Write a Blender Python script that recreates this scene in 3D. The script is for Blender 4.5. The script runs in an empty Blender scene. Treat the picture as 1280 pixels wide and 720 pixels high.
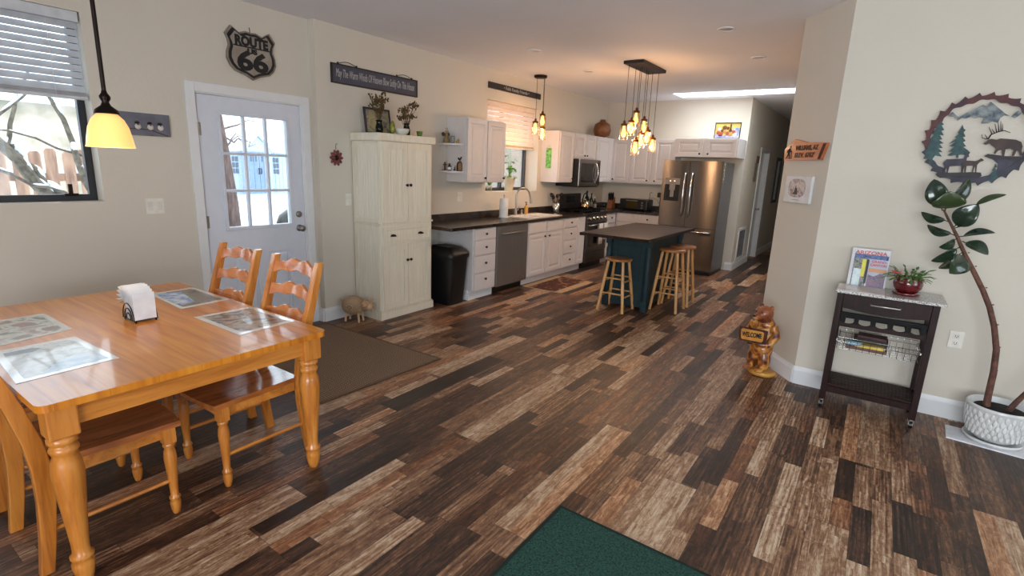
import bpy, math, random
from mathutils import Vector, Matrix, Euler
random.seed(7)
PI = math.pi
SC = bpy.context.scene
COL = SC.collection

# ------------------------------------------------------------------ camera, world, lights, exposure
SC.view_settings.view_transform = 'Standard'
SC.view_settings.look = 'None'
SC.view_settings.gamma = 1
SC.view_settings.use_curve_mapping = False
SC.view_settings.exposure = 0.3
SC.cycles.max_bounces = 8
SC.cycles.diffuse_bounces = 4
SC.cycles.use_denoising = True
SC.cycles.sample_clamp_indirect = 6.0

cd = bpy.data.cameras.new('camera'); cam = bpy.data.objects.new('camera', cd); COL.objects.link(cam); SC.camera = cam
cd.sensor_width = 36; cd.lens = 36 * 654.2 / 1280; cd.clip_start = 0.05; cd.clip_end = 200
pit, rol, yaw = math.radians(13.036), math.radians(2.2207), math.radians(34.332)
rt = Vector((math.cos(yaw), math.sin(yaw), 0)); fw = Vector((-math.sin(yaw), math.cos(yaw), 0)); up = Vector((0, 0, 1))
f2 = fw * math.cos(pit) - up * math.sin(pit); u2 = up * math.cos(pit) + fw * math.sin(pit)
r3 = rt * math.cos(rol) + u2 * math.sin(rol); u3 = u2 * math.cos(rol) - rt * math.sin(rol)
cam.matrix_world = Matrix(((r3.x, u3.x, -f2.x, 0), (r3.y, u3.y, -f2.y, 0), (r3.z, u3.z, -f2.z, 1.6), (0, 0, 0, 1)))

wd = bpy.data.worlds.new('overcast_sky'); SC.world = wd; wd.use_nodes = True
wn = wd.node_tree.nodes; bg = wn['Background']
bg.inputs['Color'].default_value = (0.86, 0.93, 1.0, 1); bg.inputs['Strength'].default_value = 3.4

def area(name, loc, rot, sx, sy, power, col=(1, 1, 1), spread=PI):
    l = bpy.data.lights.new(name, 'AREA'); l.shape = 'RECTANGLE'; l.size = sx; l.size_y = sy; l.energy = power; l.color = col; l.spread = spread
    o = bpy.data.objects.new(name, l); COL.objects.link(o); o.location = loc; o.rotation_euler = rot
    return o
# daylight coming in through the window openings of the room (the room's big windows are behind the camera)
area('daylight_rear_window', (0.9, -2.93, 1.45), (PI/2+0.28, 0, 0), 3.4, 1.9, 165, (0.96, 0.98, 1.0))
area('daylight_right_window', (3.93, 1.4, 1.5), (PI/2+0.30, 0, PI/2), 3.0, 1.8, 14, (1.0, 0.985, 0.97))
# the other windows let in the sky of the world itself
area('daylight_skylight', (-1.83, 8.90, 3.40), (0, 0, 0), 2.2, 0.5, 42, (0.93, 0.97, 1.0))

# ------------------------------------------------------------------ material helpers
def lin(c):
    return tuple(((v/255)/12.92 if v/255 <= 0.04045 else ((v/255+0.055)/1.055)**2.4) for v in c[:3]) + (1.0,)
class NT:
    def __init__(s, name):
        m = bpy.data.materials.new(name); m.use_nodes = True; s.m = m; s.t = m.node_tree
        s.b = s.t.nodes['Principled BSDF']
    def n(s, typ, **kw):
        nd = s.t.nodes.new(typ)
        for k, v in kw.items():
            if k.startswith('i_'):
                key = k[2:]; nd.inputs[int(key) if key.isdigit() else key.replace('_', ' ')].default_value = v
            else: setattr(nd, k, v)
        return nd
    def l(s, a, b): s.t.links.new(a, b)
    def math(s, op, a, b=None, c=None):
        nd = s.t.nodes.new('ShaderNodeMath'); nd.operation = op
        for i, v in enumerate((a, b, c)):
            if v is None: continue
            if isinstance(v, (int, float)): nd.inputs[i].default_value = v
            else: s.l(v, nd.inputs[i])
        return nd.outputs[0]
    def ramp(s, fac, stops, mode='LINEAR'):
        r = s.t.nodes.new('ShaderNodeValToRGB'); r.color_ramp.interpolation = mode
        e = r.color_ramp.elements
        while len(e) > 1: e.remove(e[-1])
        e[0].position = stops[0][0]; e[0].color = lin(stops[0][1])
        for p, c in stops[1:]:
            q = e.new(p); q.color = lin(c)
        s.l(fac, r.inputs[0]); return r.outputs[0]
    def mix(s, fac, a, b):
        nd = s.t.nodes.new('ShaderNodeMix'); nd.data_type = 'RGBA'
        if isinstance(fac, (int, float)): nd.inputs[0].default_value = fac
        else: s.l(fac, nd.inputs[0])
        for i, v in ((6, a), (7, b)):
            if isinstance(v, tuple): nd.inputs[i].default_value = v
            else: s.l(v, nd.inputs[i])
        return nd.outputs[2]
    def coord(s, scale=(1, 1, 1), out='Object', rot=(0, 0, 0)):
        c = s.t.nodes.new('ShaderNodeTexCoord'); mp = s.t.nodes.new('ShaderNodeMapping')
        mp.inputs['Scale'].default_value = scale; mp.inputs['Rotation'].default_value = rot
        s.l(c.outputs[out], mp.inputs[0]); return mp.outputs[0]
    def bump(s, h, strength=0.2, dist=0.01):
        b = s.t.nodes.new('ShaderNodeBump'); b.inputs['Strength'].default_value = strength; b.inputs['Distance'].default_value = dist
        s.l(h, b.inputs['Height']); s.l(b.outputs[0], s.b.inputs['Normal'])
def mat(name, c, rough=0.5, metal=0.0, c2=None, scale=12.0, bump=0.0, bscale=None, stretch=(1, 1, 1), spec=None, emit=None, es=0, trans=0, ior=None, alpha=None, coat=0):
    t = NT(name); b = t.b
    c2 = c2 or tuple(max(0, v*0.93) for v in c)
    v = t.coord(stretch)
    nz = t.n('ShaderNodeTexNoise', i_Scale=scale, i_Detail=4.0); t.l(v, nz.inputs['Vector'])
    t.l(t.ramp(nz.outputs[0], [(0.35, c2), (0.65, c)]), b.inputs['Base Color'])
    b.inputs['Roughness'].default_value = rough; b.inputs['Metallic'].default_value = metal
    if spec is not None: b.inputs['Specular IOR Level'].default_value = spec
    if bump:
        n2 = t.n('ShaderNodeTexNoise', i_Scale=bscale or scale*4, i_Detail=3.0); t.l(v, n2.inputs['Vector']); t.bump(n2.outputs[0], bump)
    if emit: b.inputs['Emission Color'].default_value = lin(emit); b.inputs['Emission Strength'].default_value = es
    if trans: b.inputs['Transmission Weight'].default_value = trans
    if ior: b.inputs['IOR'].default_value = ior
    if alpha is not None: b.inputs['Alpha'].default_value = alpha
    if coat: b.inputs['Coat Weight'].default_value = coat; b.inputs['Coat Roughness'].default_value = 0.08
    return t.m
def wood(name, c1, c2, c3, axis='x', rough=0.32, sc=1.0, coat=0.3):
    t = NT(name)
    st = {'x': (1.2, 14, 14), 'y': (14, 1.2, 14), 'z': (14, 14, 1.2)}[axis]
    v = t.coord(tuple(k*sc for k in st))
    nz = t.n('ShaderNodeTexNoise', i_Scale=1.6, i_Detail=5.0, i_Distortion=0.6); t.l(v, nz.inputs['Vector'])
    n2 = t.n('ShaderNodeTexNoise', i_Scale=9.0, i_Detail=3.0); t.l(v, n2.inputs['Vector'])
    f = t.math('ADD', t.math('MULTIPLY', nz.outputs[0], 0.75), t.math('MULTIPLY', n2.outputs[0], 0.25))
    t.l(t.ramp(f, [(0.33, c1), (0.5, c2), (0.68, c3)]), t.b.inputs['Base Color'])
    t.b.inputs['Roughness'].default_value = rough
    t.b.inputs['Coat Weight'].default_value = coat; t.b.inputs['Coat Roughness'].default_value = 0.12
    t.bump(n2.outputs[0], 0.04)
    return t.m
def steel(name, c=(150, 148, 145), rough=0.3, axis='z', amt=0.93):
    t = NT(name)
    v = t.coord({'z': (60, 60, 0.6), 'x': (0.6, 60, 60)}[axis])
    nz = t.n('ShaderNodeTexNoise', i_Scale=3.0, i_Detail=3.0); t.l(v, nz.inputs['Vector'])
    t.l(t.ramp(nz.outputs[0], [(0.3, tuple(k*amt for k in c)), (0.7, c)]), t.b.inputs['Base Color'])
    t.b.inputs['Metallic'].default_value = 1; t.b.inputs['Roughness'].default_value = rough
    t.b.inputs['Anisotropic'].default_value = 0.5
    return t.m
def glass(name, c=(255, 255, 255), rough=0.0, shadow_clear=True):
    # clear architectural glass: mostly see-through with a faint fresnel sheen
    t = NT(name); nt = t.t; out = nt.nodes['Material Output']
    tr = t.n('ShaderNodeBsdfTransparent'); tr.inputs[0].default_value = lin(c)
    gl = t.n('ShaderNodeBsdfGlossy'); gl.inputs['Roughness'].default_value = 0.02 + rough
    fr = t.n('ShaderNodeFresnel'); fr.inputs[0].default_value = 1.45
    mx = t.n('ShaderNodeMixShader'); t.l(t.math('MULTIPLY', fr.outputs[0], 0.8), mx.inputs[0]); t.l(tr.outputs[0], mx.inputs[1]); t.l(gl.outputs[0], mx.inputs[2])
    t.l(mx.outputs[0], out.inputs[0]); return t.m
def picture(name, stops, scale=9.0, seed=0.0, rough=0.35, white=None, coat=0.0, stretch=(1, 1, 1)):
    # a small printed picture: blotches of several colours
    t = NT(name)
    v = t.coord(stretch)
    ad = t.n('ShaderNodeVectorMath', operation='ADD'); t.l(v, ad.inputs[0]); ad.inputs[1].default_value = (seed, seed*1.7, seed*0.3)
    nz = t.n('ShaderNodeTexNoise', i_Scale=scale, i_Detail=6.0, i_Distortion=0.8); t.l(ad.outputs[0], nz.inputs['Vector'])
    n = len(stops)
    t.l(t.ramp(nz.outputs[0], [(0.3 + 0.4*i/(n-1), c) for i, c in enumerate(stops)]), t.b.inputs['Base Color'])
    t.b.inputs['Roughness'].default_value = rough
    if coat: t.b.inputs['Coat Weight'].default_value = coat; t.b.inputs['Coat Roughness'].default_value = 0.03
    return t.m

# ------------------------------------------------------------------ mesh builder
class MB:
    def __init__(s, T=None):
        s.v = []; s.f = []; s.sm = []; s.mi = []; s.T = T; s.cur = 0
    def add(s, vs, fs, smooth=False):
        k = len(s.v)
        for p in vs:
            p = Vector(p)
            if s.T is not None: p = s.T @ p
            s.v.append(p)
        for f in fs:
            s.f.append([i + k for i in f]); s.sm.append(smooth); s.mi.append(s.cur)
        return s
    def box(s, x0, y0, z0, x1, y1, z1):
        if x0 > x1: x0, x1 = x1, x0
        if y0 > y1: y0, y1 = y1, y0
        if z0 > z1: z0, z1 = z1, z0
        return s.add([(x0,y0,z0),(x1,y0,z0),(x1,y1,z0),(x0,y1,z0),(x0,y0,z1),(x1,y0,z1),(x1,y1,z1),(x0,y1,z1)],
              [(0,3,2,1),(4,5,6,7),(0,1,5,4),(1,2,6,5),(2,3,7,6),(3,0,4,7)])
    def hexa(s, b, t):   # bottom quad and top quad (same order, ccw seen from above)
        return s.add(list(b)+list(t), [(0,3,2,1),(4,5,6,7),(0,1,5,4),(1,2,6,5),(2,3,7,6),(3,0,4,7)])
    def cyl(s, p0, p1, r0, r1=None, n=16, caps=True):
        r1 = r0 if r1 is None else r1
        p0, p1 = Vector(p0), Vector(p1); d = (p1-p0).normalized()
        a = d.orthogonal().normalized(); b = d.cross(a)
        A = [p0 + (a*math.cos(2*PI*i/n) + b*math.sin(2*PI*i/n))*r0 for i in range(n)]
        B = [p1 + (a*math.cos(2*PI*i/n) + b*math.sin(2*PI*i/n))*r1 for i in range(n)]
        s.add(A+B, [(i, (i+1) % n, n+(i+1) % n, n+i) for i in range(n)], True)
        if caps:
            s.add(A, [tuple(reversed(range(n)))]); s.add(B, [tuple(range(n))])
        return s
    def lathe(s, prof, c=(0, 0, 0), n=24, sharp=(), T=None, sx=1, sy=1):
        vs = []
        for r, z in prof:
            for i in range(n):
                p = Vector((r*math.cos(2*PI*i/n)*sx, r*math.sin(2*PI*i/n)*sy, z))
                if T is not None: p = T @ p
                vs.append(p + Vector(c))
        fs = []
        for j in range(len(prof)-1):
            for i in range(n):
                fs.append((j*n+i, j*n+(i+1) % n, (j+1)*n+(i+1) % n, (j+1)*n+i))
        s.add(vs, fs, True)
        if prof[0][0] > 1e-5: s.add(vs[:n], [tuple(reversed(range(n)))])
        if prof[-1][0] > 1e-5: s.add(vs[-n:], [tuple(range(n))])
        return s
    def prism(s, pts, d0, d1, plane='xz', smooth=False):
        def P(a, b, d):
            return {'xz': (a, d, b), 'xy': (a, b, d), 'yz': (d, a, b)}[plane]
        n = len(pts)
        A = [P(a, b, d0) for a, b in pts]; B = [P(a, b, d1) for a, b in pts]
        s.add(A, [tuple(range(n))]); s.add(B, [tuple(reversed(range(n)))])
        return s.add(A+B, [((i+1) % n, i, n+i, n+(i+1) % n) for i in range(n)], smooth)
    def tube(s, pts, r, n=8, caps=True, closed=False):
        pts = [Vector(p) for p in pts]; m = len(pts)
        rs = r if isinstance(r, (list, tuple)) else [r]*m
        T = [(pts[min(i+1, m-1)] - pts[max(i-1, 0)]).normalized() for i in range(m)]
        if closed: T = [(pts[(i+1) % m] - pts[i-1]).normalized() for i in range(m)]
        a = T[0].orthogonal().normalized(); rings = []
        for i in range(m):
            a = (a - T[i]*a.dot(T[i]))
            a = a.normalized() if a.length > 1e-6 else T[i].orthogonal().normalized()
            b = T[i].cross(a)
            rings += [pts[i] + (a*math.cos(2*PI*k/n) + b*math.sin(2*PI*k/n))*rs[i] for k in range(n)]
        fs = []
        for j in range(m if closed else m-1):
            j2 = (j+1) % m
            for i in range(n): fs.append((j*n+i, j*n+(i+1) % n, j2*n+(i+1) % n, j2*n+i))
        s.add(rings, fs, True)
        if caps and not closed:
            s.add(rings[:n], [tuple(reversed(range(n)))]); s.add(rings[-n:], [tuple(range(n))])
        return s
    def ell(s, c, r, n=16, m=10, R=None):
        r = (r, r, r) if isinstance(r, (int, float)) else r
        vs = []; c = Vector(c)
        for j in range(1, m):
            ph = PI*j/m
            for i in range(n):
                th = 2*PI*i/n; p = Vector((r[0]*math.sin(ph)*math.cos(th), r[1]*math.sin(ph)*math.sin(th), -r[2]*math.cos(ph)))
                if R is not None: p = R @ p
                vs.append(p+c)
        bt = Vector((0, 0, -r[2])); tp = Vector((0, 0, r[2]))
        if R is not None: bt = R @ bt; tp = R @ tp
        vs += [bt+c, tp+c]; L = len(vs)
        fs = [(j*n+i, j*n+(i+1) % n, (j+1)*n+(i+1) % n, (j+1)*n+i) for j in range(m-2) for i in range(n)]
        fs += [(L-2, (i+1) % n, i) for i in range(n)] + [(L-1, (m-2)*n+i, (m-2)*n+(i+1) % n) for i in range(n)]
        return s.add(vs, fs, True)
    def panel(s, x0, z0, x1, z1, yf, th=0.02, rings=((0, 0), (0.05, 0), (0.056, 0.008), (0.078, 0.008), (0.092, 0.001))):
        # a framed panel facing -y at y=yf, thickness th
        x0, x1 = min(x0, x1), max(x0, x1)
        lim = min(x1-x0, z1-z0)/2 * 0.9; k = min(1, lim/rings[-1][0]) if rings[-1][0] else 1
        vs = []; fs = []
        for a, d in rings:
            a *= k; vs += [(x0+a, yf+d, z0+a), (x1-a, yf+d, z0+a), (x1-a, yf+d, z1-a), (x0+a, yf+d, z1-a)]
        n = len(rings)
        for j in range(n-1):
            for i in range(4): fs.append((j*4+i, j*4+(i+1) % 4, (j+1)*4+(i+1) % 4, (j+1)*4+i))
        fs.append(tuple(range((n-1)*4, n*4)))
        s.add(vs, fs)
        b = [(x0, yf, z0), (x1, yf, z0), (x1, yf, z1), (x0, yf, z1), (x0, yf+th, z0), (x1, yf+th, z0), (x1, yf+th, z1), (x0, yf+th, z1)]
        return s.add(b, [(0,4,5,1),(1,5,6,2),(2,6,7,3),(3,7,4,0),(4,7,6,5)])
    def build(s, name, m, parent=None, loc=(0, 0, 0), rot=(0, 0, 0), bevel=0, seg=2, label=None, remesh=0, kind=None):
        me = bpy.data.meshes.new(name)
        me.from_pydata([tuple(p) for p in s.v], [], s.f)
        for p, q, k in zip(me.polygons, s.sm, s.mi): p.use_smooth = q; p.material_index = k
        for mm in (m if isinstance(m, (list, tuple)) else [m]): me.materials.append(mm)
        o = bpy.data.objects.new(name, me); COL.objects.link(o); o.location = loc; o.rotation_euler = rot
        if parent is not None: o.parent = parent
        if remesh:
            r = o.modifiers.new('remesh', 'REMESH'); r.mode = 'VOXEL'; r.voxel_size = remesh; r.use_smooth_shade = True
            sm = o.modifiers.new('smooth', 'SMOOTH'); sm.iterations = 6; sm.factor = 0.5
        if bevel:
            b = o.modifiers.new('bevel', 'BEVEL'); b.width = bevel; b.segments = seg; b.limit_method = 'ANGLE'; b.angle_limit = math.radians(40)
        if label: o['label'] = label
        if kind: o['kind'] = kind
        return o
def tag(o, label, cat, group=None, kind=None):
    o['label'] = label; o['category'] = cat
    if group: o['group'] = group
    if kind: o['kind'] = kind
    return o
def thing(name, label, cat, loc=(0, 0, 0), rz=0, group=None, rot=None):
    o = bpy.data.objects.new(name, None); COL.objects.link(o); o.location = loc; o.rotation_euler = rot or (0, 0, rz); o.empty_display_size = 0.1
    return tag(o, label, cat, group)
def struct(name, mb, m, **k):
    o = mb.build(name, m, **k); o['kind'] = 'structure'; return o
def copy_tree(o, parent=None):
    c = o.copy(); COL.objects.link(c)
    if parent is not None: c.parent = parent
    for ch in list(o.children): copy_tree(ch, c)
    return c
def dup(o, loc, rz, label):
    c = copy_tree(o); c.location = loc; c.rotation_euler = (0, 0, rz); c['label'] = label; return c
def text(name, body, size, m, parent, loc, rot=(PI/2, 0, 0), ext=0.0015, sx=1.0, width=None, shear=0, offset=0, align='CENTER'):
    cu = bpy.data.curves.new(name, 'FONT'); cu.body = body; cu.size = size; cu.extrude = ext; cu.align_x = align; cu.align_y = 'CENTER'; cu.shear = shear; cu.offset = offset
    cu.resolution_u = 3
    tmp = bpy.data.objects.new(name, cu); COL.objects.link(tmp)
    bpy.context.view_layer.update()
    dg = bpy.context.evaluated_depsgraph_get()
    me = bpy.data.meshes.new_from_object(tmp.evaluated_get(dg)); w = tmp.dimensions.x
    bpy.data.objects.remove(tmp)
    me.materials.clear(); me.materials.append(m); me.name = name
    o = bpy.data.objects.new(name, me); COL.objects.link(o); o.parent = parent; o.location = loc; o.rotation_euler = rot
    if width and w > 0: sx = width/w
    o.scale = (sx, 1, 1)
    return o

# ------------------------------------------------------------------ materials
def wallmat(name, c):
    t = NT(name)
    v = t.coord()
    nz = t.n('ShaderNodeTexNoise', i_Scale=1.3, i_Detail=2.0); t.l(v, nz.inputs['Vector'])
    t.l(t.ramp(nz.outputs[0], [(0.3, tuple(k*0.985 for k in c)), (0.7, c)]), t.b.inputs['Base Color'])
    t.b.inputs['Roughness'].default_value = 0.75
    n2 = t.n('ShaderNodeTexNoise', i_Scale=38.0, i_Detail=2.5); t.l(v, n2.inputs['Vector'])
    n3 = t.n('ShaderNodeTexVoronoi', i_Scale=14.0, feature='SMOOTH_F1'); t.l(v, n3.inputs['Vector'])
    t.bump(t.math('ADD', n2.outputs[0], t.math('MULTIPLY', n3.outputs[0], 0.5)), 0.22, 0.006)
    return t.m
WALL = wallmat('beige_wall_paint', (212, 205, 192))
CEIL = wallmat('ceiling_paint', (238, 240, 248))
TRIM = mat('white_trim_paint', (228, 230, 232), 0.4, c2=(225, 227, 229))
DOORW = mat('white_door_paint', (216, 222, 234), 0.42, c2=(213, 219, 231))
CABW = mat('white_cabinet_paint', (214, 209, 208), 0.38, c2=(210, 205, 204))
CABC = mat('cream_cabinet_paint', (232, 227, 210), 0.42, c2=(222, 216, 198), stretch=(14, 14, 0.8), scale=4)
BRONZE = mat('dark_bronze_metal', (38, 28, 24), 0.35, 0.8)
BLACK = mat('black_plastic', (14, 14, 15), 0.35)
BLKGLOSS = mat('black_glass', (8, 8, 9), 0.08)
IRON = mat('black_cast_iron', (14, 14, 15), 0.6, bump=0.1, spec=0.2)
CHROME = mat('chrome_metal', (215, 215, 215), 0.12, 1.0)
NICKEL = mat('brushed_nickel', (170, 166, 160), 0.28, 1.0)
STEEL = steel('stainless_steel', (142, 138, 134), 0.26)
DSTEEL = steel('black_stainless_steel', (150, 146, 143), 0.42); DSTEEL.node_tree.nodes['Principled BSDF'].inputs['Metallic'].default_value = 0.75
DSTEEL2 = steel('dark_range_steel', (104, 100, 98), 0.36)
GRAYSIDE = mat('grey_painted_steel', (112, 112, 114), 0.45)
COUNTER = mat('brown_laminate_counter', (58, 46, 40), 0.22, c2=(34, 27, 24), scale=5, stretch=(6, 1, 1))
ISLTOP = mat('dark_brown_island_laminate', (56, 42, 35), 0.38, c2=(34, 25, 21), scale=4, stretch=(7, 1, 1), spec=0.2)
TEAL = mat('dark_teal_paint', (36, 58, 64), 0.5, c2=(29, 48, 53), spec=0.3)
PINE_L = lambda ax, nm: wood(nm, (164, 94, 34), (196, 122, 48), (210, 142, 64), ax, 0.28, coat=0.4)
OAKX = PINE_L('x', 'honey_oak_grain_x'); OAKY = PINE_L('y', 'honey_oak_grain_y'); OAKZ = PINE_L('z', 'honey_oak_grain_z')
STOOLW = wood('light_pine_stool', (178, 122, 66), (206, 155, 96), (222, 178, 122), 'z', 0.4)
STOOLS = wood('pine_stool_seat', (140, 84, 40), (176, 116, 62), (198, 142, 84), 'x', 0.3)
ESP = mat('espresso_wood', (42, 18, 17), 0.42, c2=(26, 10, 10), scale=6, stretch=(8, 8, 1), spec=0.2)
MIRROR = mat('mirror_glass', (200, 205, 205), 0.03, 1.0)
GLASS = glass('clear_window_glass', (245, 250, 252))
JARGLASS = glass('clear_jar_glass', (255, 246, 230))
_nt = JARGLASS.node_tree; _o = _nt.nodes['Material Output']; _s = _o.inputs[0].links[0].from_socket
_tl = _nt.nodes.new('ShaderNodeBsdfTranslucent'); _tl.inputs[0].default_value = (0.95, 0.9, 0.8, 1); _mx = _nt.nodes.new('ShaderNodeMixShader'); _mx.inputs[0].default_value = 0.02
_nt.links.new(_s, _mx.inputs[1]); _nt.links.new(_tl.outputs[0], _mx.inputs[2]); _nt.links.new(_mx.outputs[0], _o.inputs[0])
PAPER = mat('white_paper', (238, 240, 244), 0.7)

def granite():
    t = NT('speckled_granite')
    v = t.coord()
    a = t.n('ShaderNodeTexNoise', i_Scale=150.0, i_Detail=4.0); t.l(v, a.inputs['Vector'])
    t.l(t.ramp(a.outputs[0], [(0.36, (60, 58, 60)), (0.42, (150, 145, 142)), (0.52, (205, 203, 200)), (0.7, (225, 224, 222))]), t.b.inputs['Base Color'])
    t.b.inputs['Roughness'].default_value = 0.15; return t.m
GRANITE = granite()

def floor_mat():
    t = NT('reclaimed_plank_floor')
    tc = t.n('ShaderNodeTexCoord'); sep = t.n('ShaderNodeSeparateXYZ'); t.l(tc.outputs['Object'], sep.inputs[0])
    X = t.math('ADD', sep.outputs[0], 20.03); Y = t.math('ADD', sep.outputs[1], 20.0)
    def rnd(a, b, k):
        cv = t.n('ShaderNodeCombineXYZ', i_Z=k); t.l(a, cv.inputs[0])
        if b is not None: t.l(b, cv.inputs[1])
        w = t.n('ShaderNodeTexWhiteNoise', noise_dimensions='3D'); t.l(cv.outputs[0], w.inputs['Vector']); return w.outputs['Value']
    def board(w, L, k):
        u = t.math('DIVIDE', X, w); i = t.math('FLOOR', u)
        vv = t.math('ADD', t.math('DIVIDE', Y, L), t.math('MULTIPLY', rnd(i, None, k), 5.0)); j = t.math('FLOOR', vv)
        fu = t.math('FRACT', u); fv = t.math('FRACT', vv)
        du = t.math('MULTIPLY', t.math('MINIMUM', fu, t.math('SUBTRACT', 1.0, fu)), w)
        dv = t.math('MULTIPLY', t.math('MINIMUM', fv, t.math('SUBTRACT', 1.0, fv)), L)
        return i, j, t.math('MINIMUM', du, dv)
    i1, j1, e1 = board(0.168, 1.22, 1.5)
    i2, j2, e2 = board(0.084, 0.47, 2.5)
    i3, j3, e3 = board(0.028, 0.62, 3.5)
    r1 = rnd(i1, j1, 11.0); rs = rnd(i1, j1, 12.0); r2 = rnd(i2, j2, 13.0); r3_ = rnd(i3, j3, 14.0)
    sub = t.math('GREATER_THAN', rs, 0.36)
    base = t.math('ADD', t.math('MULTIPLY', r1, t.math('SUBTRACT', 1.0, sub)), t.math('MULTIPLY', r2, sub))
    base = t.math('ADD', t.math('MULTIPLY', base, 0.86), t.math('MULTIPLY', r3_, 0.14))
    # grain, moved about per board so that it does not run on from board to board
    off = t.math('MULTIPLY', t.math('ADD', base, rs), 37.0)
    cv = t.n('ShaderNodeCombineXYZ'); t.l(t.math('ADD', X, off), cv.inputs[0]); t.l(t.math('ADD', Y, off), cv.inputs[1])
    def noise(sx, sy, sc, det, dist=0.0, rough=0.6):
        mp = t.n('ShaderNodeMapping'); mp.inputs['Scale'].default_value = (sx, sy, 1); t.l(cv.outputs[0], mp.inputs[0])
        nz = t.n('ShaderNodeTexNoise', i_Scale=sc, i_Detail=det, i_Distortion=dist, i_Roughness=rough); t.l(mp.outputs[0], nz.inputs['Vector']); return nz.outputs[0]
    g1 = noise(20, 1.3, 1.6, 7.0, 1.6, 0.65); g2 = noise(46, 3.0, 1.5, 8.0, 0.8, 0.78); g3 = noise(11, 5, 2.2, 9.0, 1.0, 0.8)
    wv = t.n('ShaderNodeTexWave', i_Scale=1.0, i_Distortion=9.0, i_Detail=2.0); wv.inputs['Detail Scale'].default_value = 0.7; wv.bands_direction = 'X'
    mp = t.n('ShaderNodeMapping'); mp.inputs['Scale'].default_value = (14, 1.0, 1); t.l(cv.outputs[0], mp.inputs[0]); t.l(mp.outputs[0], wv.inputs['Vector'])
    f = t.math('ADD', t.math('MULTIPLY', base, 0.70), t.math('MULTIPLY', t.math('SUBTRACT', g1, 0.5), 0.75))
    f = t.math('ADD', f, t.math('MULTIPLY', t.math('SUBTRACT', g2, 0.5), 0.62))
    f = t.math('ADD', f, t.math('MULTIPLY', t.math('SUBTRACT', g3, 0.5), 1.05))
    f = t.math('ADD', t.math('ADD', f, 0.125), t.math('MULTIPLY', t.math('MULTIPLY', t.math('SUBTRACT', wv.outputs[1], 0.5), 0.16), t.math('GREATER_THAN', rs, 0.62)))
    c = t.ramp(f, [(0.12, (30, 21, 17)), (0.30, (60, 42, 33)), (0.43, (92, 64, 47)), (0.55, (122, 87, 63)), (0.67, (150, 115, 87)), (0.80, (184, 156, 128)), (0.95, (208, 190, 166))])
    warm = t.math('MULTIPLY', t.math('GREATER_THAN', rnd(i2, j1, 15.0), 0.74), 0.5)
    mixn = t.n('ShaderNodeMix'); mixn.data_type = 'RGBA'; mixn.blend_type = 'MULTIPLY'; t.l(warm, mixn.inputs[0]); t.l(c, mixn.inputs[6]); mixn.inputs[7].default_value = (1.1, 0.72, 0.45, 1)
    gap = t.math('MINIMUM', e1, t.math('ADD', e2, t.math('MULTIPLY', t.math('SUBTRACT', 1.0, sub), 1.0)))
    gl = t.math('LESS_THAN', gap, 0.0014)
    c2 = t.mix(t.math('MULTIPLY', gl, 0.55), mixn.outputs[2], lin((18, 13, 12)))
    t.l(c2, t.b.inputs['Base Color'])
    t.l(t.math('ADD', 0.34, t.math('MULTIPLY', g3, 0.22)), t.b.inputs['Roughness'])
    t.bump(t.math('ADD', t.math('MULTIPLY', g2, 0.7), t.math('MULTIPLY', t.math('MINIMUM', e1, 0.004), 150.0)), 0.12, 0.004)
    return t.m
FLOOR = floor_mat()

def weave(name, a, b, sc):
    t = NT(name); v = t.coord()
    ck = t.n('ShaderNodeTexWave', i_Scale=sc, i_Distortion=1.0); ck.bands_direction = 'X'; t.l(v, ck.inputs[0])
    c2 = t.n('ShaderNodeTexWave', i_Scale=sc, i_Distortion=1.0); c2.bands_direction = 'Y'; t.l(v, c2.inputs[0])
    nz = t.n('ShaderNodeTexNoise', i_Scale=180.0, i_Detail=3.0); t.l(v, nz.inputs['Vector'])
    f = t.math('ADD', t.math('MULTIPLY', t.math('MULTIPLY', ck.outputs[1], c2.outputs[1]), 0.6), t.math('MULTIPLY', nz.outputs[0], 0.4))
    t.l(t.ramp(f, [(0.15, a), (0.75, b)]), t.b.inputs['Base Color']); t.b.inputs['Roughness'].default_value = 0.95
    t.bump(f, 0.6, 0.004); return t.m
MATBROWN = weave('brown_woven_mat', (70, 54, 42), (168, 140, 112), 17)
def carpet(name, a, b, sc):
    t = NT(name); v = t.coord()
    nz = t.n('ShaderNodeTexNoise', i_Scale=sc, i_Detail=4.0, i_Roughness=0.8); t.l(v, nz.inputs['Vector'])
    t.l(t.ramp(nz.outputs[0], [(0.36, a), (0.60, b)]), t.b.inputs['Base Color']); t.b.inputs['Roughness'].default_value = 1.0
    t.bump(nz.outputs[0], 0.9, 0.006); return t.m
GREEN = carpet('green_carpet_pile', (3, 20, 18), (40, 88, 76), 120)

# ------------------------------------------------------------------ room shell
H = 2.825
KX, LX = -4.42, -4.50
fl = MB().box(-4.72, -3.1, -0.1, 4.1, 14.2, 0); struct('floor', fl, FLOOR)
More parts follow.
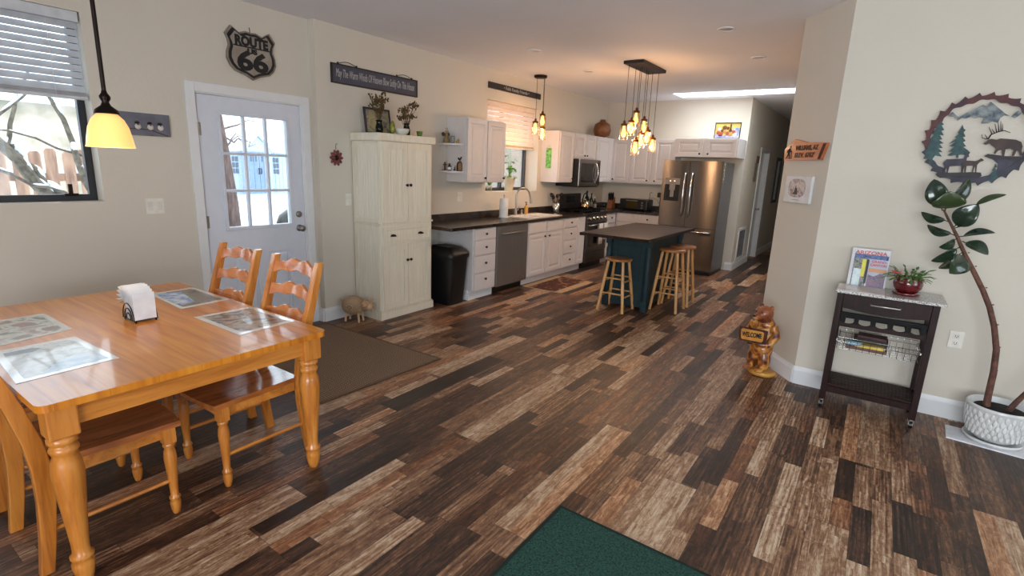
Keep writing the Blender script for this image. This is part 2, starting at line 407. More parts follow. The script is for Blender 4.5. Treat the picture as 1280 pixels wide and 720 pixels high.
# ceiling with the skylight opening
sx0, sx1, sy0, sy1 = -2.96, -0.72, 8.64, 9.14
c = MB(); c.box(-4.72, -3.1, H, 4.1, sy0, H+0.12); c.box(-4.72, sy0, H, sx0, 14.2, H+0.12); c.box(sx1, sy0, H, 4.1, 14.2, H+0.12); c.box(sx0, sy1, H, sx1, 14.2, H+0.12)
struct('ceiling', c, CEIL)
c = MB(); zt = H+0.62
c.box(sx0-0.04, sy0-0.04, H+0.121, sx0, sy1+0.04, zt); c.box(sx1, sy0-0.04, H+0.121, sx1+0.04, sy1+0.04, zt)
c.box(sx0-0.04, sy0-0.04, H+0.121, sx1+0.04, sy0, zt); c.box(sx0-0.04, sy1, H+0.121, sx1+0.04, sy1+0.04, zt)
struct('trim_1', c, mat('white_skylight_shaft', (246, 250, 250), 0.6))
def wall_y(x0, x1, ya, yb, holes, name):   # wall slab between x0..x1 running along y, holes = (y0,y1,z0,z1)
    m = MB(); y = ya
    for h0, h1, z0, z1 in sorted(holes):
        m.box(x0, y, 0, x1, h0, H)
        if z0 > 0: m.box(x0, h0, 0, x1, h1, z0)
        m.box(x0, h0, z1, x1, h1, H); y = h1
    m.box(x0, y, 0, x1, yb, H)
    return struct(name, m, WALL)
WY0, WY1, WZ0, WZ1 = -0.62, 1.437, 1.252, 2.48
DY0, DY1, DZ = 2.10, 3.04, 2.085
KY0, KY1, KZ0, KZ1 = 5.735, 7.04, 1.25, 2.455
wall_y(-4.72, LX, -3.1, 3.147, [(WY0, WY1, WZ0, WZ1), (DY0, DY1, 0, DZ)], 'wall_left')
wall_y(-4.72, KX, 3.147, 9.6, [(KY0, KY1, KZ0, KZ1)], 'wall_kitchen')
struct('wall_back', MB().box(KX, 9.45, 0, -2.05, 9.6, H), WALL)
m = MB(); HDY0, HDY1 = 10.74, 11.52
m.box(-2.05, 9.45, 0, -1.92, HDY0, H); m.box(-2.05, HDY0, 2.05, -1.92, HDY1, H); m.box(-2.05, HDY1, 0, -1.92, 14.1, H)
struct('wall_hall', m, WALL)
struct('wall_hall_end', MB().box(-2.05, 14.1, 0, -0.6, 14.2, H), WALL)
m = MB(); P0, P1 = (-0.706, 5.008), (-0.345, 4.545)
m.prism([P0, P1, (4.1, 4.545), (4.1, 4.70), (-0.27, 4.70), (-0.60, 5.08), (-0.60, 14.1), (-0.706, 14.1)], 0, H, 'xy')
struct('wall_right', m, WALL)
# walls behind and beside the camera, with the big windows daylight comes through
m = MB(); m.box(-4.72, -3.1, 0, -0.8, -3.0, H); m.box(2.6, -3.1, 0, 4.1, -3.0, H); m.box(-0.8, -3.1, 0, 2.6, -3.0, 0.5); m.box(-0.8, -3.1, 2.4, 2.6, -3.0, H)
struct('wall_rear', m, WALL)
m = MB(); m.box(4.0, -3.0, 0, 4.1, -0.1, H); m.box(4.0, 2.9, 0, 4.1, 4.545, H); m.box(4.0, -0.1, 0, 4.1, 2.9, 0.6); m.box(4.0, -0.1, 2.4, 4.1, 2.9, H)
struct('wall_side', m, WALL)
def wframe(name, T, w, h, mats, bars=1, t=0.05):
    m = MB(T); m.box(0, 0, 0, w, 0.04, t); m.box(0, 0, h-t, w, 0.04, h); m.box(0, 0, t, t, 0.04, h-t); m.box(w-t, 0, t, w, 0.04, h-t)
    for k in range(1, bars+1): m.box(w*k/(bars+1)-t/2, 0, t, w*k/(bars+1)+t/2, 0.04, h-t)
    o = struct(name, m, mats)
    p = MB(T).box(t, 0.018, t, w-t, 0.022, h-t).build('pane', GLASS, o); return o
def TR(loc, rz): return Matrix.Translation(Vector(loc)) @ Matrix.Rotation(rz, 4, 'Z')
wframe('window_4', TR((-0.8, -3.07, 0.5), 0), 3.4, 1.9, TRIM, 2)
wframe('window_5', TR((4.07, -0.1, 0.6), PI/2), 3.0, 1.8, TRIM, 1)
WBLK = mat('dark_bronze_window_frame', (24, 26, 32), 0.4)
wframe('window_1', TR((-4.62, WY0, WZ0), PI/2), WY1-WY0, WZ1-WZ0, WBLK, 0, 0.045)
wframe('window_2', TR((-4.64, KY0, KZ0), PI/2), KY1-KY0, KZ1-KZ0, mat('dark_grey_window_frame', (66, 68, 72), 0.4), 1, 0.045)

# baseboards: a plain board with a stepped cap
def bb(name, pts, h=0.135, t=0.016):
    m = MB()
    for (a, b) in zip(pts[:-1], pts[1:]):
        a, b = Vector((*a, 0)), Vector((*b, 0)); d = (b-a).normalized(); n = Vector((-d.y, d.x, 0))   # board stands on the left of a->b
        def q(u0, u1, z0, z1):
            m.hexa([a+n*0+Vector((0,0,z0)), b+Vector((0,0,z0)), b+n*u1+Vector((0,0,z0)), a+n*u1+Vector((0,0,z0))],
                   [a+Vector((0,0,z1)), b+Vector((0,0,z1)), b+n*u0+Vector((0,0,z1)), a+n*u0+Vector((0,0,z1))])
        q(t, t, 0.0, h*0.78); q(t*0.72, t, h*0.78, h*0.86); q(t*0.3, t*0.62, h*0.86, h)
    return struct(name, m, TRIM)
bb('baseboard_left', [(LX, 2.0), (LX, -3.0)])
bb('baseboard_kitchen', [(KX, 3.53), (KX, 3.131), (LX, 3.131)])
bb('baseboard_right', [(4.0, 4.545), (P1[0]-0.002, P1[1]), (P0[0]-0.006, P0[1]+0.008), (P0[0]-0.006, 14.1)], h=0.14)
bb('baseboard_hall', [(-1.92, 14.1), (-1.92, HDY1+0.07)]); bb('baseboard_vent', [(-1.92, HDY0-0.07), (-1.92, 9.436)])
bb('baseboard_back', [(-1.905, 9.45), (-2.03, 9.45)])

# ------------------------------------------------------------------ exterior door with nine-lite glass
m = MB(); cw = 0.072
m.box(LX, DY0-cw+0.008, 0, LX+0.018, DY0+0.006, DZ+cw-0.006); m.box(LX, DY1-0.006, 0, LX+0.018, DY1+cw, DZ+cw-0.006); m.box(LX, DY0+0.006, DZ-0.006, LX+0.018, DY1-0.006, DZ+cw-0.006)
m.box(-4.70, DY0, 0, LX-0.001, DY0+0.016, DZ); m.box(-4.70, DY1-0.016, 0, LX-0.001, DY1, DZ); m.box(-4.70, DY0+0.016, DZ-0.016, LX-0.001, DY1-0.016, DZ)
struct('trim_2', m, TRIM, bevel=0.003)
T = TR((-4.508, DY0+0.02, 0), PI/2); W = DY1-DY0-0.04
gx0, gx1, gz0, gz1 = 0.175, 0.755, 1.005, 1.925
m = MB(T); m.box(0, 0, 0.012, gx0, 0.045, DZ-0.02); m.box(gx1, 0, 0.012, W, 0.045, DZ-0.02); m.box(gx0, 0, gz1, gx1, 0.045, DZ-0.02)
m.box(gx0, 0.02, 0.012, gx1, 0.045, gz0)
# the two embossed lower panels
m.box(gx0, 0, 0.012, gx1, 0.02, 0.19); m.box(gx0, 0, 0.76, gx1, 0.02, gz0)
m.box(gx0, 0, 0.19, gx0+0.02, 0.02, 0.76); m.box(gx1-0.02, 0, 0.19, gx1, 0.02, 0.76); mid = (gx0+gx1)/2; m.box(mid-0.05, 0, 0.19, mid+0.05, 0.02, 0.76)
for a, b in ((gx0+0.02, mid-0.05), (mid+0.05, gx1-0.02)):
    m.panel(a, 0.19, b, 0.76, 0.0, 0.018, ((0, 0), (0.004, 0.016), (0.022, 0.016), (0.040, 0.002)))
door = struct('door_1', m, DOORW)
m = MB(T); e = 0.026
m.box(gx0-e, -0.012, gz0-e, gx1+e, 0.0, gz0); m.box(gx0-e, -0.012, gz1, gx1+e, 0.0, gz1+e); m.box(gx0-e, -0.012, gz0, gx0, 0.0, gz1); m.box(gx1, -0.012, gz0, gx1+e, 0.0, gz1)
for k in (1, 2):
    x = gx0+(gx1-gx0)*k/3; z = gz0+(gz1-gz0)*k/3; m.box(x-0.011, -0.008, gz0, x+0.011, 0.03, gz1); m.box(gx0, -0.0079, z-0.011, gx1, 0.0299, z+0.011)
m.build('glazing_bars', DOORW, door, bevel=0.003)
MB(T).box(gx0, 0.018, gz0, gx1, 0.022, gz1).build('pane', GLASS, door)
m = MB(T); xk = W-0.06
m.lathe([(0.032, 0), (0.032, 0.008), (0.012, 0.012), (0.011, 0.035), (0.026, 0.045), (0.03, 0.058), (0.022, 0.07), (0.0, 0.073)], (xk, 0, 0.955), 20, T=Matrix.Rotation(PI/2, 3, 'X'))
m.build('door_knob', DSTEEL, door)
m = MB(T); m.lathe([(0.03, 0), (0.03, 0.01), (0.024, 0.016), (0.0, 0.017)], (xk, 0, 1.085), 20, T=Matrix.Rotation(PI/2, 3, 'X')); m.box(xk-0.003, -0.024, 1.07, xk+0.003, -0.016, 1.10)
m.build('deadbolt', DSTEEL, door)
for z in (0.25, 1.06, 1.80):
    MB(T).cyl((-0.004, -0.006, z-0.05), (-0.004, -0.006, z+0.05), 0.007).box(-0.004, -0.002, z-0.05, 0.02, 0.001, z+0.05).build('hinge', NICKEL, door)
struct('trim_3', MB().box(-4.71, DY0+0.001, 0.0, LX+0.01, DY1-0.001, 0.012), mat('brown_threshold', (70, 52, 40), 0.5))

# hall door and its casing (door stands slightly inside the opening)
m = MB(); m.box(-1.92, HDY0-0.065, 0, -1.902, HDY0+0.004, 2.115); m.box(-1.92, HDY1-0.004, 0, -1.902, HDY1+0.065, 2.115); m.box(-1.92, HDY0+0.004, 2.046, -1.902, HDY1-0.004, 2.115)
m.box(-2.05, HDY0, 0, -1.921, HDY0+0.015, 2.05); m.box(-2.05, HDY1-0.015, 0, -1.921, HDY1, 2.05); m.box(-2.05, HDY0+0.015, 2.035, -1.921, HDY1-0.015, 2.05)
struct('trim_4', m, TRIM)
T = TR((-2.0, HDY0+0.02, 0), PI/2); W = HDY1-HDY0-0.04
m = MB(T); m.box(0, 0, 0.01, W, 0.035, 2.03)
for z0, z1 in ((0.2, 0.85), (1.0, 1.9)):
    for a, b in ((0.1, W/2-0.04), (W/2+0.04, W-0.1)): m.panel(a, z0, b, z1, -0.004, 0.01, ((0, 0), (0.012, 0.003), (0.04, 0.0)))
hd = struct('door_2', m, TRIM)
MB(T).lathe([(0.025, 0), (0.025, 0.008), (0.01, 0.012), (0.01, 0.03), (0.025, 0.045), (0.018, 0.065), (0, 0.067)], (W-0.07, 0, 0.96), 16, T=Matrix.Rotation(PI/2, 3, 'X')).build('door_knob', NICKEL, hd)

# ------------------------------------------------------------------ outside, seen through the glass
SNOW = mat('snow_surface', (240, 246, 252), 0.8, c2=(214, 226, 240), scale=1.2, bump=0.5, bscale=3)
struct('snowy_ground', MB().box(-60, -20, -0.45, -4.9, 60, -0.12), SNOW)
BARK = mat('rough_tree_bark', (128, 104, 98), 0.9, c2=(74, 58, 56), scale=26, bump=1.0, bscale=50, stretch=(1, 1, 0.25))
t = thing('pine_trunk', 'thick rough-barked tree trunk seen through left edge of the door glass', 'tree', (-6.0, 3.0, -0.12))
m = MB(); m.tube([(0, -0.02, 0), (0, 0.0, 0.6), (0.02, -0.02, 1.2), (0, -0.06, 1.8), (-0.05, -0.12, 2.6), (-0.1, -0.18, 4.0)], [0.22, 0.19, 0.175, 0.165, 0.15, 0.13], 16); m.build('trunk', BARK, t)
def branch_curve(a, b, n=7, w=0.08, seed=1):
    r = random.Random(seed); a, b = Vector(a), Vector(b)
    return [a+(b-a)*(i/n) + Vector((r.uniform(-w, w), r.uniform(-w, w), r.uniform(-w, w)))*(1 if 0 < i < n else 0) for i in range(n+1)]
m = MB()
for k in range(9): m.tube(branch_curve((0, -0.05, 1.75+0.09*k), (-0.5-0.2*k, 0.55+0.2*(k % 4), 2.0+0.06*k-0.12*(k % 3)), 7, 0.05, k), [0.016, 0.014, 0.012, 0.010, 0.008, 0.006, 0.005, 0.003], 6)
m.build('branches', BARK, t, kind='stuff')
# garden shed with gabled door bay
SH = mat('pale_grey_vinyl_siding', (176, 190, 206), 0.6); SHD = mat('blue_grey_shed_door', (124, 143, 168), 0.6); SHW = mat('dark_window_opening', (92, 100, 112), 0.4)
t = thing('garden_shed', 'pale plastic garden shed with gabled double doors standing in snow', 'shed', (-24.0, 13.85, -0.12), PI/2)
m = MB(); m.box(-1.9, 0.35, 0, 1.9, 2.6, 1.95)
for k in range(-9, 10): m.box(k*0.2-0.012, 0.33, 0.02, k*0.2+0.012, 0.35, 1.93)
m.build('siding', SH, t)
m = MB(); m.box(-0.62, 0, 0, 0.62, 0.35, 2.05); m.prism([(-0.62, 2.05), (0.62, 2.05), (0, 2.62)], 0, 0.35); m.build('gable_bay', SH, t)
m = MB(); m.hexa([(-0.82, -0.12, 2.0), (-0.72, -0.12, 1.96), (-0.72, 1.3, 1.96), (-0.82, 1.3, 2.0)], [(0, -0.12, 2.8), (0, -0.12, 2.7), (0, 1.3, 2.7), (0, 1.3, 2.8)])
m.hexa([(0.72, -0.12, 1.96), (0.82, -0.12, 2.0), (0.82, 1.3, 2.0), (0.72, 1.3, 1.96)], [(0, -0.12, 2.7), (0, -0.12, 2.8), (0, 1.3, 2.8), (0, 1.3, 2.7)])
m.hexa([(-2.0, 0.2, 1.95), (2.0, 0.2, 1.95), (2.0, 2.75, 1.95), (-2.0, 2.75, 1.95)], [(-2.0, 1.45, 2.72), (2.0, 1.45, 2.72), (2.0, 1.5, 2.72), (-2.0, 1.5, 2.72)])
m.build('roof', SNOW, t)
for s in (-1, 1):
    d = MB().box(s*0.01, -0.03, 0.06, s*0.5, 0, 1.95).box(s*0.22, -0.05, 0.1, s*0.26, -0.03, 1.9).build('shed_door', SHD, t)
    MB().tube([(s*0.05, -0.04, 0.95), (s*0.05, -0.1, 1.0), (s*0.05, -0.1, 1.15), (s*0.05, -0.04, 1.2)], 0.022, 6).build('handle', BLACK, d)
    w = MB()
    for i in range(2):
        for j in range(3): w.box(s*1.0+i*0.16-0.08, 0.30, 0.95+j*0.27, s*1.0+i*0.16+0.03, 0.33, 1.16+j*0.27)
    w.build('window', SHW, t)
    w = MB()
    for i in range(3): w.box(s*(0.15+0.12*i)-0.035, -0.045, 1.5, s*(0.15+0.12*i)+0.035, -0.03, 1.8)
    w.build('window', SHW, t)
# neighbouring house roof behind the shed
t = thing('neighbour_house', 'tan neighbouring house with snowy roof beyond the garden shed', 'house', (-34, 20, -0.12), PI/2)
MB().box(-6, 0, 0, 7, 6, 2.7).build('wall', mat('tan_siding', (188, 168, 150), 0.7), t)
m = MB(); m.hexa([(-6.5, -0.5, 2.7), (7.5, -0.5, 2.7), (7.5, 6.5, 2.7), (-6.5, 6.5, 2.7)], [(-6.5, 2.9, 4.3), (7.5, 2.9, 4.3), (7.5, 3.1, 4.3), (-6.5, 3.1, 4.3)]); m.build('roof', SNOW, t)
# kettle grill on the patio
t = thing('kettle_grill', 'black kettle grill in the snow, seen at lower right of door glass', 'grill', (-6.5, 4.22, -0.12))
m = MB(); m.ell((0, 0, 0.78), (0.25, 0.25, 0.15), 20, 10); m.build('bowl', BLACK, t)
m = MB(); m.lathe([(0.255, 0.80), (0.25, 0.86), (0.21, 0.97), (0.12, 1.04), (0.0, 1.06)], n=20); m.build('lid', BLACK, t)
for k in range(3):
    a = k*2*PI/3; MB().cyl((0.1*math.cos(a), 0.1*math.sin(a), 0.7), (0.25*math.cos(a), 0.25*math.sin(a), 0.0), 0.012).build('leg', NICKEL, t)
# wooden fence behind the left window
FW = mat('weathered_cedar', (186, 148, 124), 0.85, c2=(136, 104, 88), scale=5, stretch=(3, 3, 0.6))
t = thing('picket_fence', 'weathered cedar picket fence with snow outside the left window', 'fence', (-8.0, -0.4, -0.12))
MB().box(-0.10, -0.1, 0.45, -0.03, 4.2, 0.54).box(-0.10, -0.1, 1.35, -0.03, 4.2, 1.44).build('rail', FW, t)
r = random.Random(4); nf = 0
y = 0.0
while y < 4.1:
    w = 0.105; h = 1.66 + r.uniform(-0.04, 0.04)
    m = MB(); m.prism([(y, 0), (y+w, 0), (y+w, h), (y+w*0.8, h+0.03), (y+w*0.2, h+0.03), (y, h)], -0.03, 0.0, 'yz'); m.build('picket', FW, t)
    y += w + r.uniform(0.035, 0.065)
m = MB().box(-0.12, -0.1, 1.44, -0.031, 4.2, 1.475); m.build('snow_cap', SNOW, t)
t = thing('bare_tree', 'bare tree with snow on its slanting branches outside the left window', 'tree', (-6.1, 2.6, -0.12))
TW = mat('grey_branch_bark', (128, 118, 104), 0.9, c2=(86, 78, 70), scale=22, bump=0.7)
brs = [((0, -1.02, 1.25), (0.0, -1.75, 2.35), 0.055), ((0, -0.82, 1.1), (0, -1.25, 1.75), 0.042), ((0.05, -0.74, 1.3), (0.0, -1.0, 2.3), 0.032), ((0, -1.3, 1.7), (0, -1.05, 2.4), 0.02), ((0.1, -1.4, 1.55), (0.1, -0.8, 1.2), 0.016), ((0, -1.9, 1.3), (0, -1.0, 2.3), 0.018), ((0, -0.6, 1.6), (0, -1.6, 1.95), 0.012)]
m = MB(); sn = MB(); m.tube([(0, 0, 0), (0, -0.25, 0.5), (0, -0.82, 1.1), (0, -1.02, 1.25)], [0.11, 0.09, 0.07, 0.06], 10)
for i, (a, b, rr) in enumerate(brs):
    pts = branch_curve(a, b, 6, 0.035, i+20); m.tube(pts, [rr*(1-0.09*k) for k in range(7)], 8)
    for k in range(6):
        if (k + i) % 3 != 2:
            q = pts[k]*0.5+pts[k+1]*0.5 + Vector((0, 0.0, rr*0.75)); dirv = (pts[k+1]-pts[k]); sn.ell(q, (rr*0.7, rr*0.75, dirv.length*0.46), 8, 6, R=Vector((0, 0, 1)).rotation_difference(dirv.normalized()).to_matrix())
m.build('trunk', TW, t); sn.build('snow', SNOW, t)
t = thing('neighbour_cottage', 'pale snow-roofed cottage far behind the picket fence', 'house', (-19, 2.0, -0.12), PI/2)
MB().box(-3, 0, 0, 4.5, 5, 2.9).build('wall', mat('grey_tan_siding', (206, 184, 166), 0.8, c2=(150, 142, 122), scale=1.6), t)
MB().hexa([(-3.3, -0.4, 2.9), (4.8, -0.4, 2.9), (4.8, 5.4, 2.9), (-3.3, 5.4, 2.9)], [(-3.3, 2.4, 4.3), (4.8, 2.4, 4.3), (4.8, 2.6, 4.3), (-3.3, 2.6, 4.3)]).build('roof', SNOW, t)
# a house wall seen through the kitchen window
t = thing('stucco_house', 'peach stucco house wall outside the kitchen window', 'house', (-9.5, 13.5, -0.12), PI/2)
MB().box(0.2, 0, 0, 7, 4, 2.9).build('wall', mat('peach_stucco', (236, 210, 190), 0.9), t)
MB().box(-0.2, -0.4, 2.9, 7.4, 4.4, 3.1).build('roof', SNOW, t)

# ------------------------------------------------------------------ blinds
def blind(name, label, loc, w, htop, hbot, n, parent_mat, drop):
    t = thing(name, label, 'window blind', loc, PI/2)
    MB().box(0.01, -0.035, -0.065, w-0.01, 0.03, -0.002).build('head_rail', parent_mat, t, bevel=0.003)
    m = MB(); dz = (drop-0.065-0.045)/n; z = -0.065-dz*0.5
    for k in range(n):
        zz = z - dz*k
        hh = dz*0.465
        m.hexa([(0.015, -0.016, zz-hh), (w-0.015, -0.016, zz-hh), (w-0.015, 0.008, zz+hh), (0.015, 0.008, zz+hh)],
               [(0.015, -0.0185, zz-hh+0.002), (w-0.015, -0.0185, zz-hh+0.002), (w-0.015, 0.0055, zz+hh+0.002), (0.015, 0.0055, zz+hh+0.002)])
    m.build('slats', parent_mat, t)
    m = MB()
    for k in range(4): m.box(0.012, -0.025, -drop+0.022+k*0.007, w-0.012, 0.022, -drop+0.026+k*0.007)
    m.box(0.01, -0.028, -drop, w-0.01, 0.024, -drop+0.02); m.build('bottom_rail', parent_mat, t, bevel=0.002)
    m = MB()
    for x in (0.18, w/2, w-0.18): m.tube([(x, -0.027, -0.06), (x, -0.027, -drop)], 0.0015, 5)
    m.build('cord', TRIM, t)
    return t
BLW = mat('white_blind', (206, 210, 216), 0.45)
blind('window_blind', 'white slatted blind raised halfway in the left dining window', (-4.54, WY0, WZ1), WY1-WY0, 0, 0, 10, BLW, 0.55)
BLC = mat('cream_blind', (250, 236, 220), 0.5)
def translucent(m_, f, c):
    nt = m_.node_tree; b = nt.nodes['Principled BSDF']; o = nt.nodes['Material Output']; tl = nt.nodes.new('ShaderNodeBsdfTranslucent'); tl.inputs[0].default_value = lin(c)
    mx = nt.nodes.new('ShaderNodeMixShader'); mx.inputs[0].default_value = f; nt.links.new(b.outputs[0], mx.inputs[1]); nt.links.new(tl.outputs[0], mx.inputs[2]); nt.links.new(mx.outputs[0], o.inputs[0])
translucent(BLC, 0.4, (255, 236, 226))
blind('window_blind', 'cream slatted blind half lowered over the kitchen window', (-4.52, KY0, KZ1), KY1-KY0, 0, 0, 8, BLC, 0.60)
# window latch
t = tag(MB(TR((-4.575, 1.26, WZ0+0.045), PI/2)).box(-0.03, -0.03, -0.01, 0.05, 0.0, 0.012).box(-0.005, -0.03, 0.0, 0.02, -0.015, 0.075).build('window_latch', BRONZE, bevel=0.004), 'dark bronze crank latch at bottom of the left window frame', 'latch')

# ------------------------------------------------------------------ cabinets
def knob(m, x, z, yf, r=0.015):
    m.lathe([(0.006, 0), (0.006, 0.012), (r, 0.016), (r*0.95, 0.024), (0, 0.028)], (x, yf, z), 12, T=Matrix.Rotation(PI/2, 3, 'X'))
def knob_obj(x, z, yf, parent): m = MB(); knob(m, x, z, yf); return m.build('knob', BRONZE, parent, label='dark bronze knob')
DR = ((0, 0), (0.006, -0.003), (0.018, -0.003), (0.03, -0.003))
def cabinet(name, label, loc, rz, w, d, z0, z1, items, group=None, m_=None, cat='cabinet', kick=None, back=0.0):
    m_ = m_ or CABW
    t = thing(name, label, cat, (loc[0], loc[1], 0), rz, group)
    b = MB().box(0, 0, z0, w, d, z1)
    if kick: b.box(0 if kick > 0 else 0, 0.05, 0, w, d, z0)
    b.build('carcass', m_, t, bevel=0.002)
    for it in items:
        k, x0, za, x1, zb = it[:5]
        if k == 'door':
            o = MB().panel(x0, za, x1, zb, -0.02, 0.0199).build('door', m_, t, bevel=0.002)
        else:
            o = MB().panel(x0, za, x1, zb, -0.02, 0.0199, ((0, 0.004), (0.010, 0), (0.02, 0), (0.022, 0))).build('drawer', m_, t)
        if len(it) > 5 and it[5]: knob_obj(it[5][0], it[5][1], -0.02, o)
    return t
# uppers left of the window, with corner shelves
t = cabinet('wall_cabinet', 'white double-door wall cabinet with open side shelves left of the window', (-4.12, 4.95), PI/2, 0.79, 0.30, 1.395, 2.15,
        [('door', 0.015, 1.41, 0.385, 2.135, (0.35, 1.45)), ('door', 0.405, 1.41, 0.775, 2.135, (0.74, 1.45))], 'white wall cabinets')
for z in (1.505, 1.825):
    m = MB(); pts = [(0, 0.30)] + [(0.0-0.155*math.sin(a*PI/16), 0.30-0.27*math.cos(a*PI/16)) for a in range(0, 9)]
    m.prism([(0, 0.30), (0, 0.03)] + [(-0.155*math.sin(a*PI/16), 0.30-0.27*math.cos(a*PI/16)) for a in range(1, 9)], z, z+0.02, 'xy')
    m.box(-0.012, 0.06, z-0.03, -0.001, 0.29, z-0.001); m.build('shelf', CABW, t, bevel=0.003)
# upper right of the window
cabinet('wall_cabinet', 'white single-door wall cabinet between window and microwave, green suncatcher on its side', (-4.12, 7.14), PI/2, 0.47, 0.30, 1.39, 2.16,
        [('door', 0.02, 1.405, 0.455, 2.145, (0.43, 1.45))], 'white wall cabinets')
cabinet('wall_cabinet', 'short white two-door wall cabinet directly above the microwave', (-4.12, 7.615), PI/2, 0.77, 0.30, 1.765, 2.16,
        [('door', 0.015, 1.78, 0.38, 2.145, (0.34, 1.82)), ('door', 0.39, 1.78, 0.755, 2.145, (0.43, 1.82))], 'white wall cabinets')
cabinet('wall_cabinet', 'white wall cabinet between the microwave and the kitchen corner', (-4.12, 8.39), PI/2, 0.74, 0.30, 1.39, 2.16,
        [('door', 0.03, 1.405, 0.56, 2.145, (0.07, 1.45))], 'white wall cabinets')
cabinet('wall_cabinet', 'white wall cabinet in the kitchen corner facing the room', (-4.118, 9.13), 0, 0.355, 0.32, 1.39, 2.16,
        [('door', 0.0, 1.405, 0.335, 2.145, (0.04, 1.45))], 'white wall cabinets')
cabinet('wall_cabinet', 'white double-door wall cabinet above the toaster oven', (-3.76, 9.13), 0, 0.79, 0.32, 1.39, 2.16,
        [('door', 0.015, 1.405, 0.375, 2.145, (0.33, 1.45)), ('door', 0.425, 1.405, 0.775, 2.145, (0.47, 1.45))], 'white wall cabinets')
cabinet('wall_cabinet', 'short wide white wall cabinet above the refrigerator', (-2.915, 8.87), 0, 0.985, 0.58, 1.865, 2.16,
        [('door', 0.03, 1.88, 0.46, 2.145, (0.42, 1.915)), ('door', 0.51, 1.88, 0.965, 2.145, (0.55, 1.915))], 'white wall cabinets')
# bases along the window wall
FX = -3.86
cabinet('base_cabinet', 'white four-drawer base cabinet between trash can and dishwasher', (FX, 4.79), PI/2, 0.455, 0.555, 0.10, 0.875,
        [('drawer', 0.025, 0.735, 0.435, 0.865, (0.23, 0.80)), ('drawer', 0.025, 0.55, 0.435, 0.72, (0.23, 0.64)), ('drawer', 0.025, 0.335, 0.435, 0.535, (0.23, 0.445)), ('drawer', 0.025, 0.115, 0.435, 0.32, (0.23, 0.245))], 'white base cabinets', kick=1)
struct('baseboard_cabinet', MB().box(-4.404, 4.772, 0, -3.915, 4.79, 0.12).box(-3.915, 4.772, 0, -3.897, 5.245, 0.10), TRIM, bevel=0.003)
cabinet('base_cabinet', 'white sink base cabinet with two doors right of the dishwasher', (FX, 5.955), PI/2, 0.985, 0.555, 0.10, 0.875,
        [('drawer', 0.03, 0.715, 0.475, 0.865), ('drawer', 0.515, 0.715, 0.965, 0.865), ('door', 0.03, 0.12, 0.475, 0.70, (0.435, 0.655)), ('door', 0.515, 0.12, 0.965, 0.70, (0.555, 0.655))], 'white base cabinets', kick=1)
cabinet('base_cabinet', 'narrow white four-drawer base cabinet right of the sink cabinet', (FX, 6.942), PI/2, 0.45, 0.555, 0.10, 0.875,
        [('drawer', 0.02, 0.73, 0.43, 0.865, (0.225, 0.80)), ('drawer', 0.02, 0.54, 0.43, 0.715, (0.225, 0.63)), ('drawer', 0.02, 0.33, 0.43, 0.525, (0.225, 0.43)), ('drawer', 0.02, 0.12, 0.43, 0.315, (0.225, 0.225))], 'white base cabinets', kick=1)
cabinet('base_cabinet', 'slim white filler base cabinet beside the gas range', (FX, 7.394), PI/2, 0.265, 0.555, 0.10, 0.875,
        [('door', 0.02, 0.12, 0.25, 0.865)], 'white base cabinets', kick=1)
cabinet('base_cabinet', 'white corner base cabinet with one knob right of the range', (FX, 8.45), PI/2, 0.42, 0.555, 0.10, 0.875,
        [('drawer', 0.02, 0.70, 0.38, 0.865, (0.2, 0.79)), ('door', 0.02, 0.12, 0.38, 0.685)], 'white base cabinets', kick=1)
cabinet('base_cabinet', 'white base cabinet on the back wall behind the island', (-3.86, 8.89), 0, 0.86, 0.555, 0.10, 0.875,
        [('drawer', 0.02, 0.72, 0.31, 0.865), ('drawer', 0.35, 0.72, 0.84, 0.865, (0.6, 0.79)), ('door', 0.02, 0.12, 0.31, 0.70), ('door', 0.35, 0.12, 0.84, 0.70)], 'white base cabinets', kick=1)
# worktops with backsplash (the range interrupts them)
m = MB(); SKX0, SKX1, SKY0, SKY1 = -4.34, -3.90, 6.05, 6.93
m.prism([(-4.42, 4.36), (-3.83, 4.36), (-3.815, 4.375), (-3.815, SKY0), (-4.42, SKY0)], 0.876, 0.912, 'xy')
m.box(-4.42, SKY0, 0.876, SKX0, SKY1, 0.912); m.box(SKX1, SKY0, 0.876, -3.815, SKY1, 0.912); m.box(-4.42, SKY1, 0.876, -3.815, 7.665, 0.912)
m.box(-4.419, 4.36, 0.912, -4.40, 7.665, 1.0)
tag(m.build('worktop', COUNTER, bevel=0.004), 'long dark brown laminate worktop with backsplash along the window wall', 'worktop')
m = MB(); m.prism([(-4.42, 8.445), (-3.815, 8.445), (-3.815, 8.845), (-3.0, 8.845), (-3.0, 9.45), (-4.42, 9.45)], 0.876, 0.912, 'xy'); m.box(-4.419, 8.445, 0.912, -4.40, 9.449, 1.0); m.box(-4.40, 9.431, 0.912, -3.0, 9.449, 1.0)
tag(m.build('worktop', COUNTER, bevel=0.004), 'dark brown corner worktop between range and refrigerator', 'worktop')
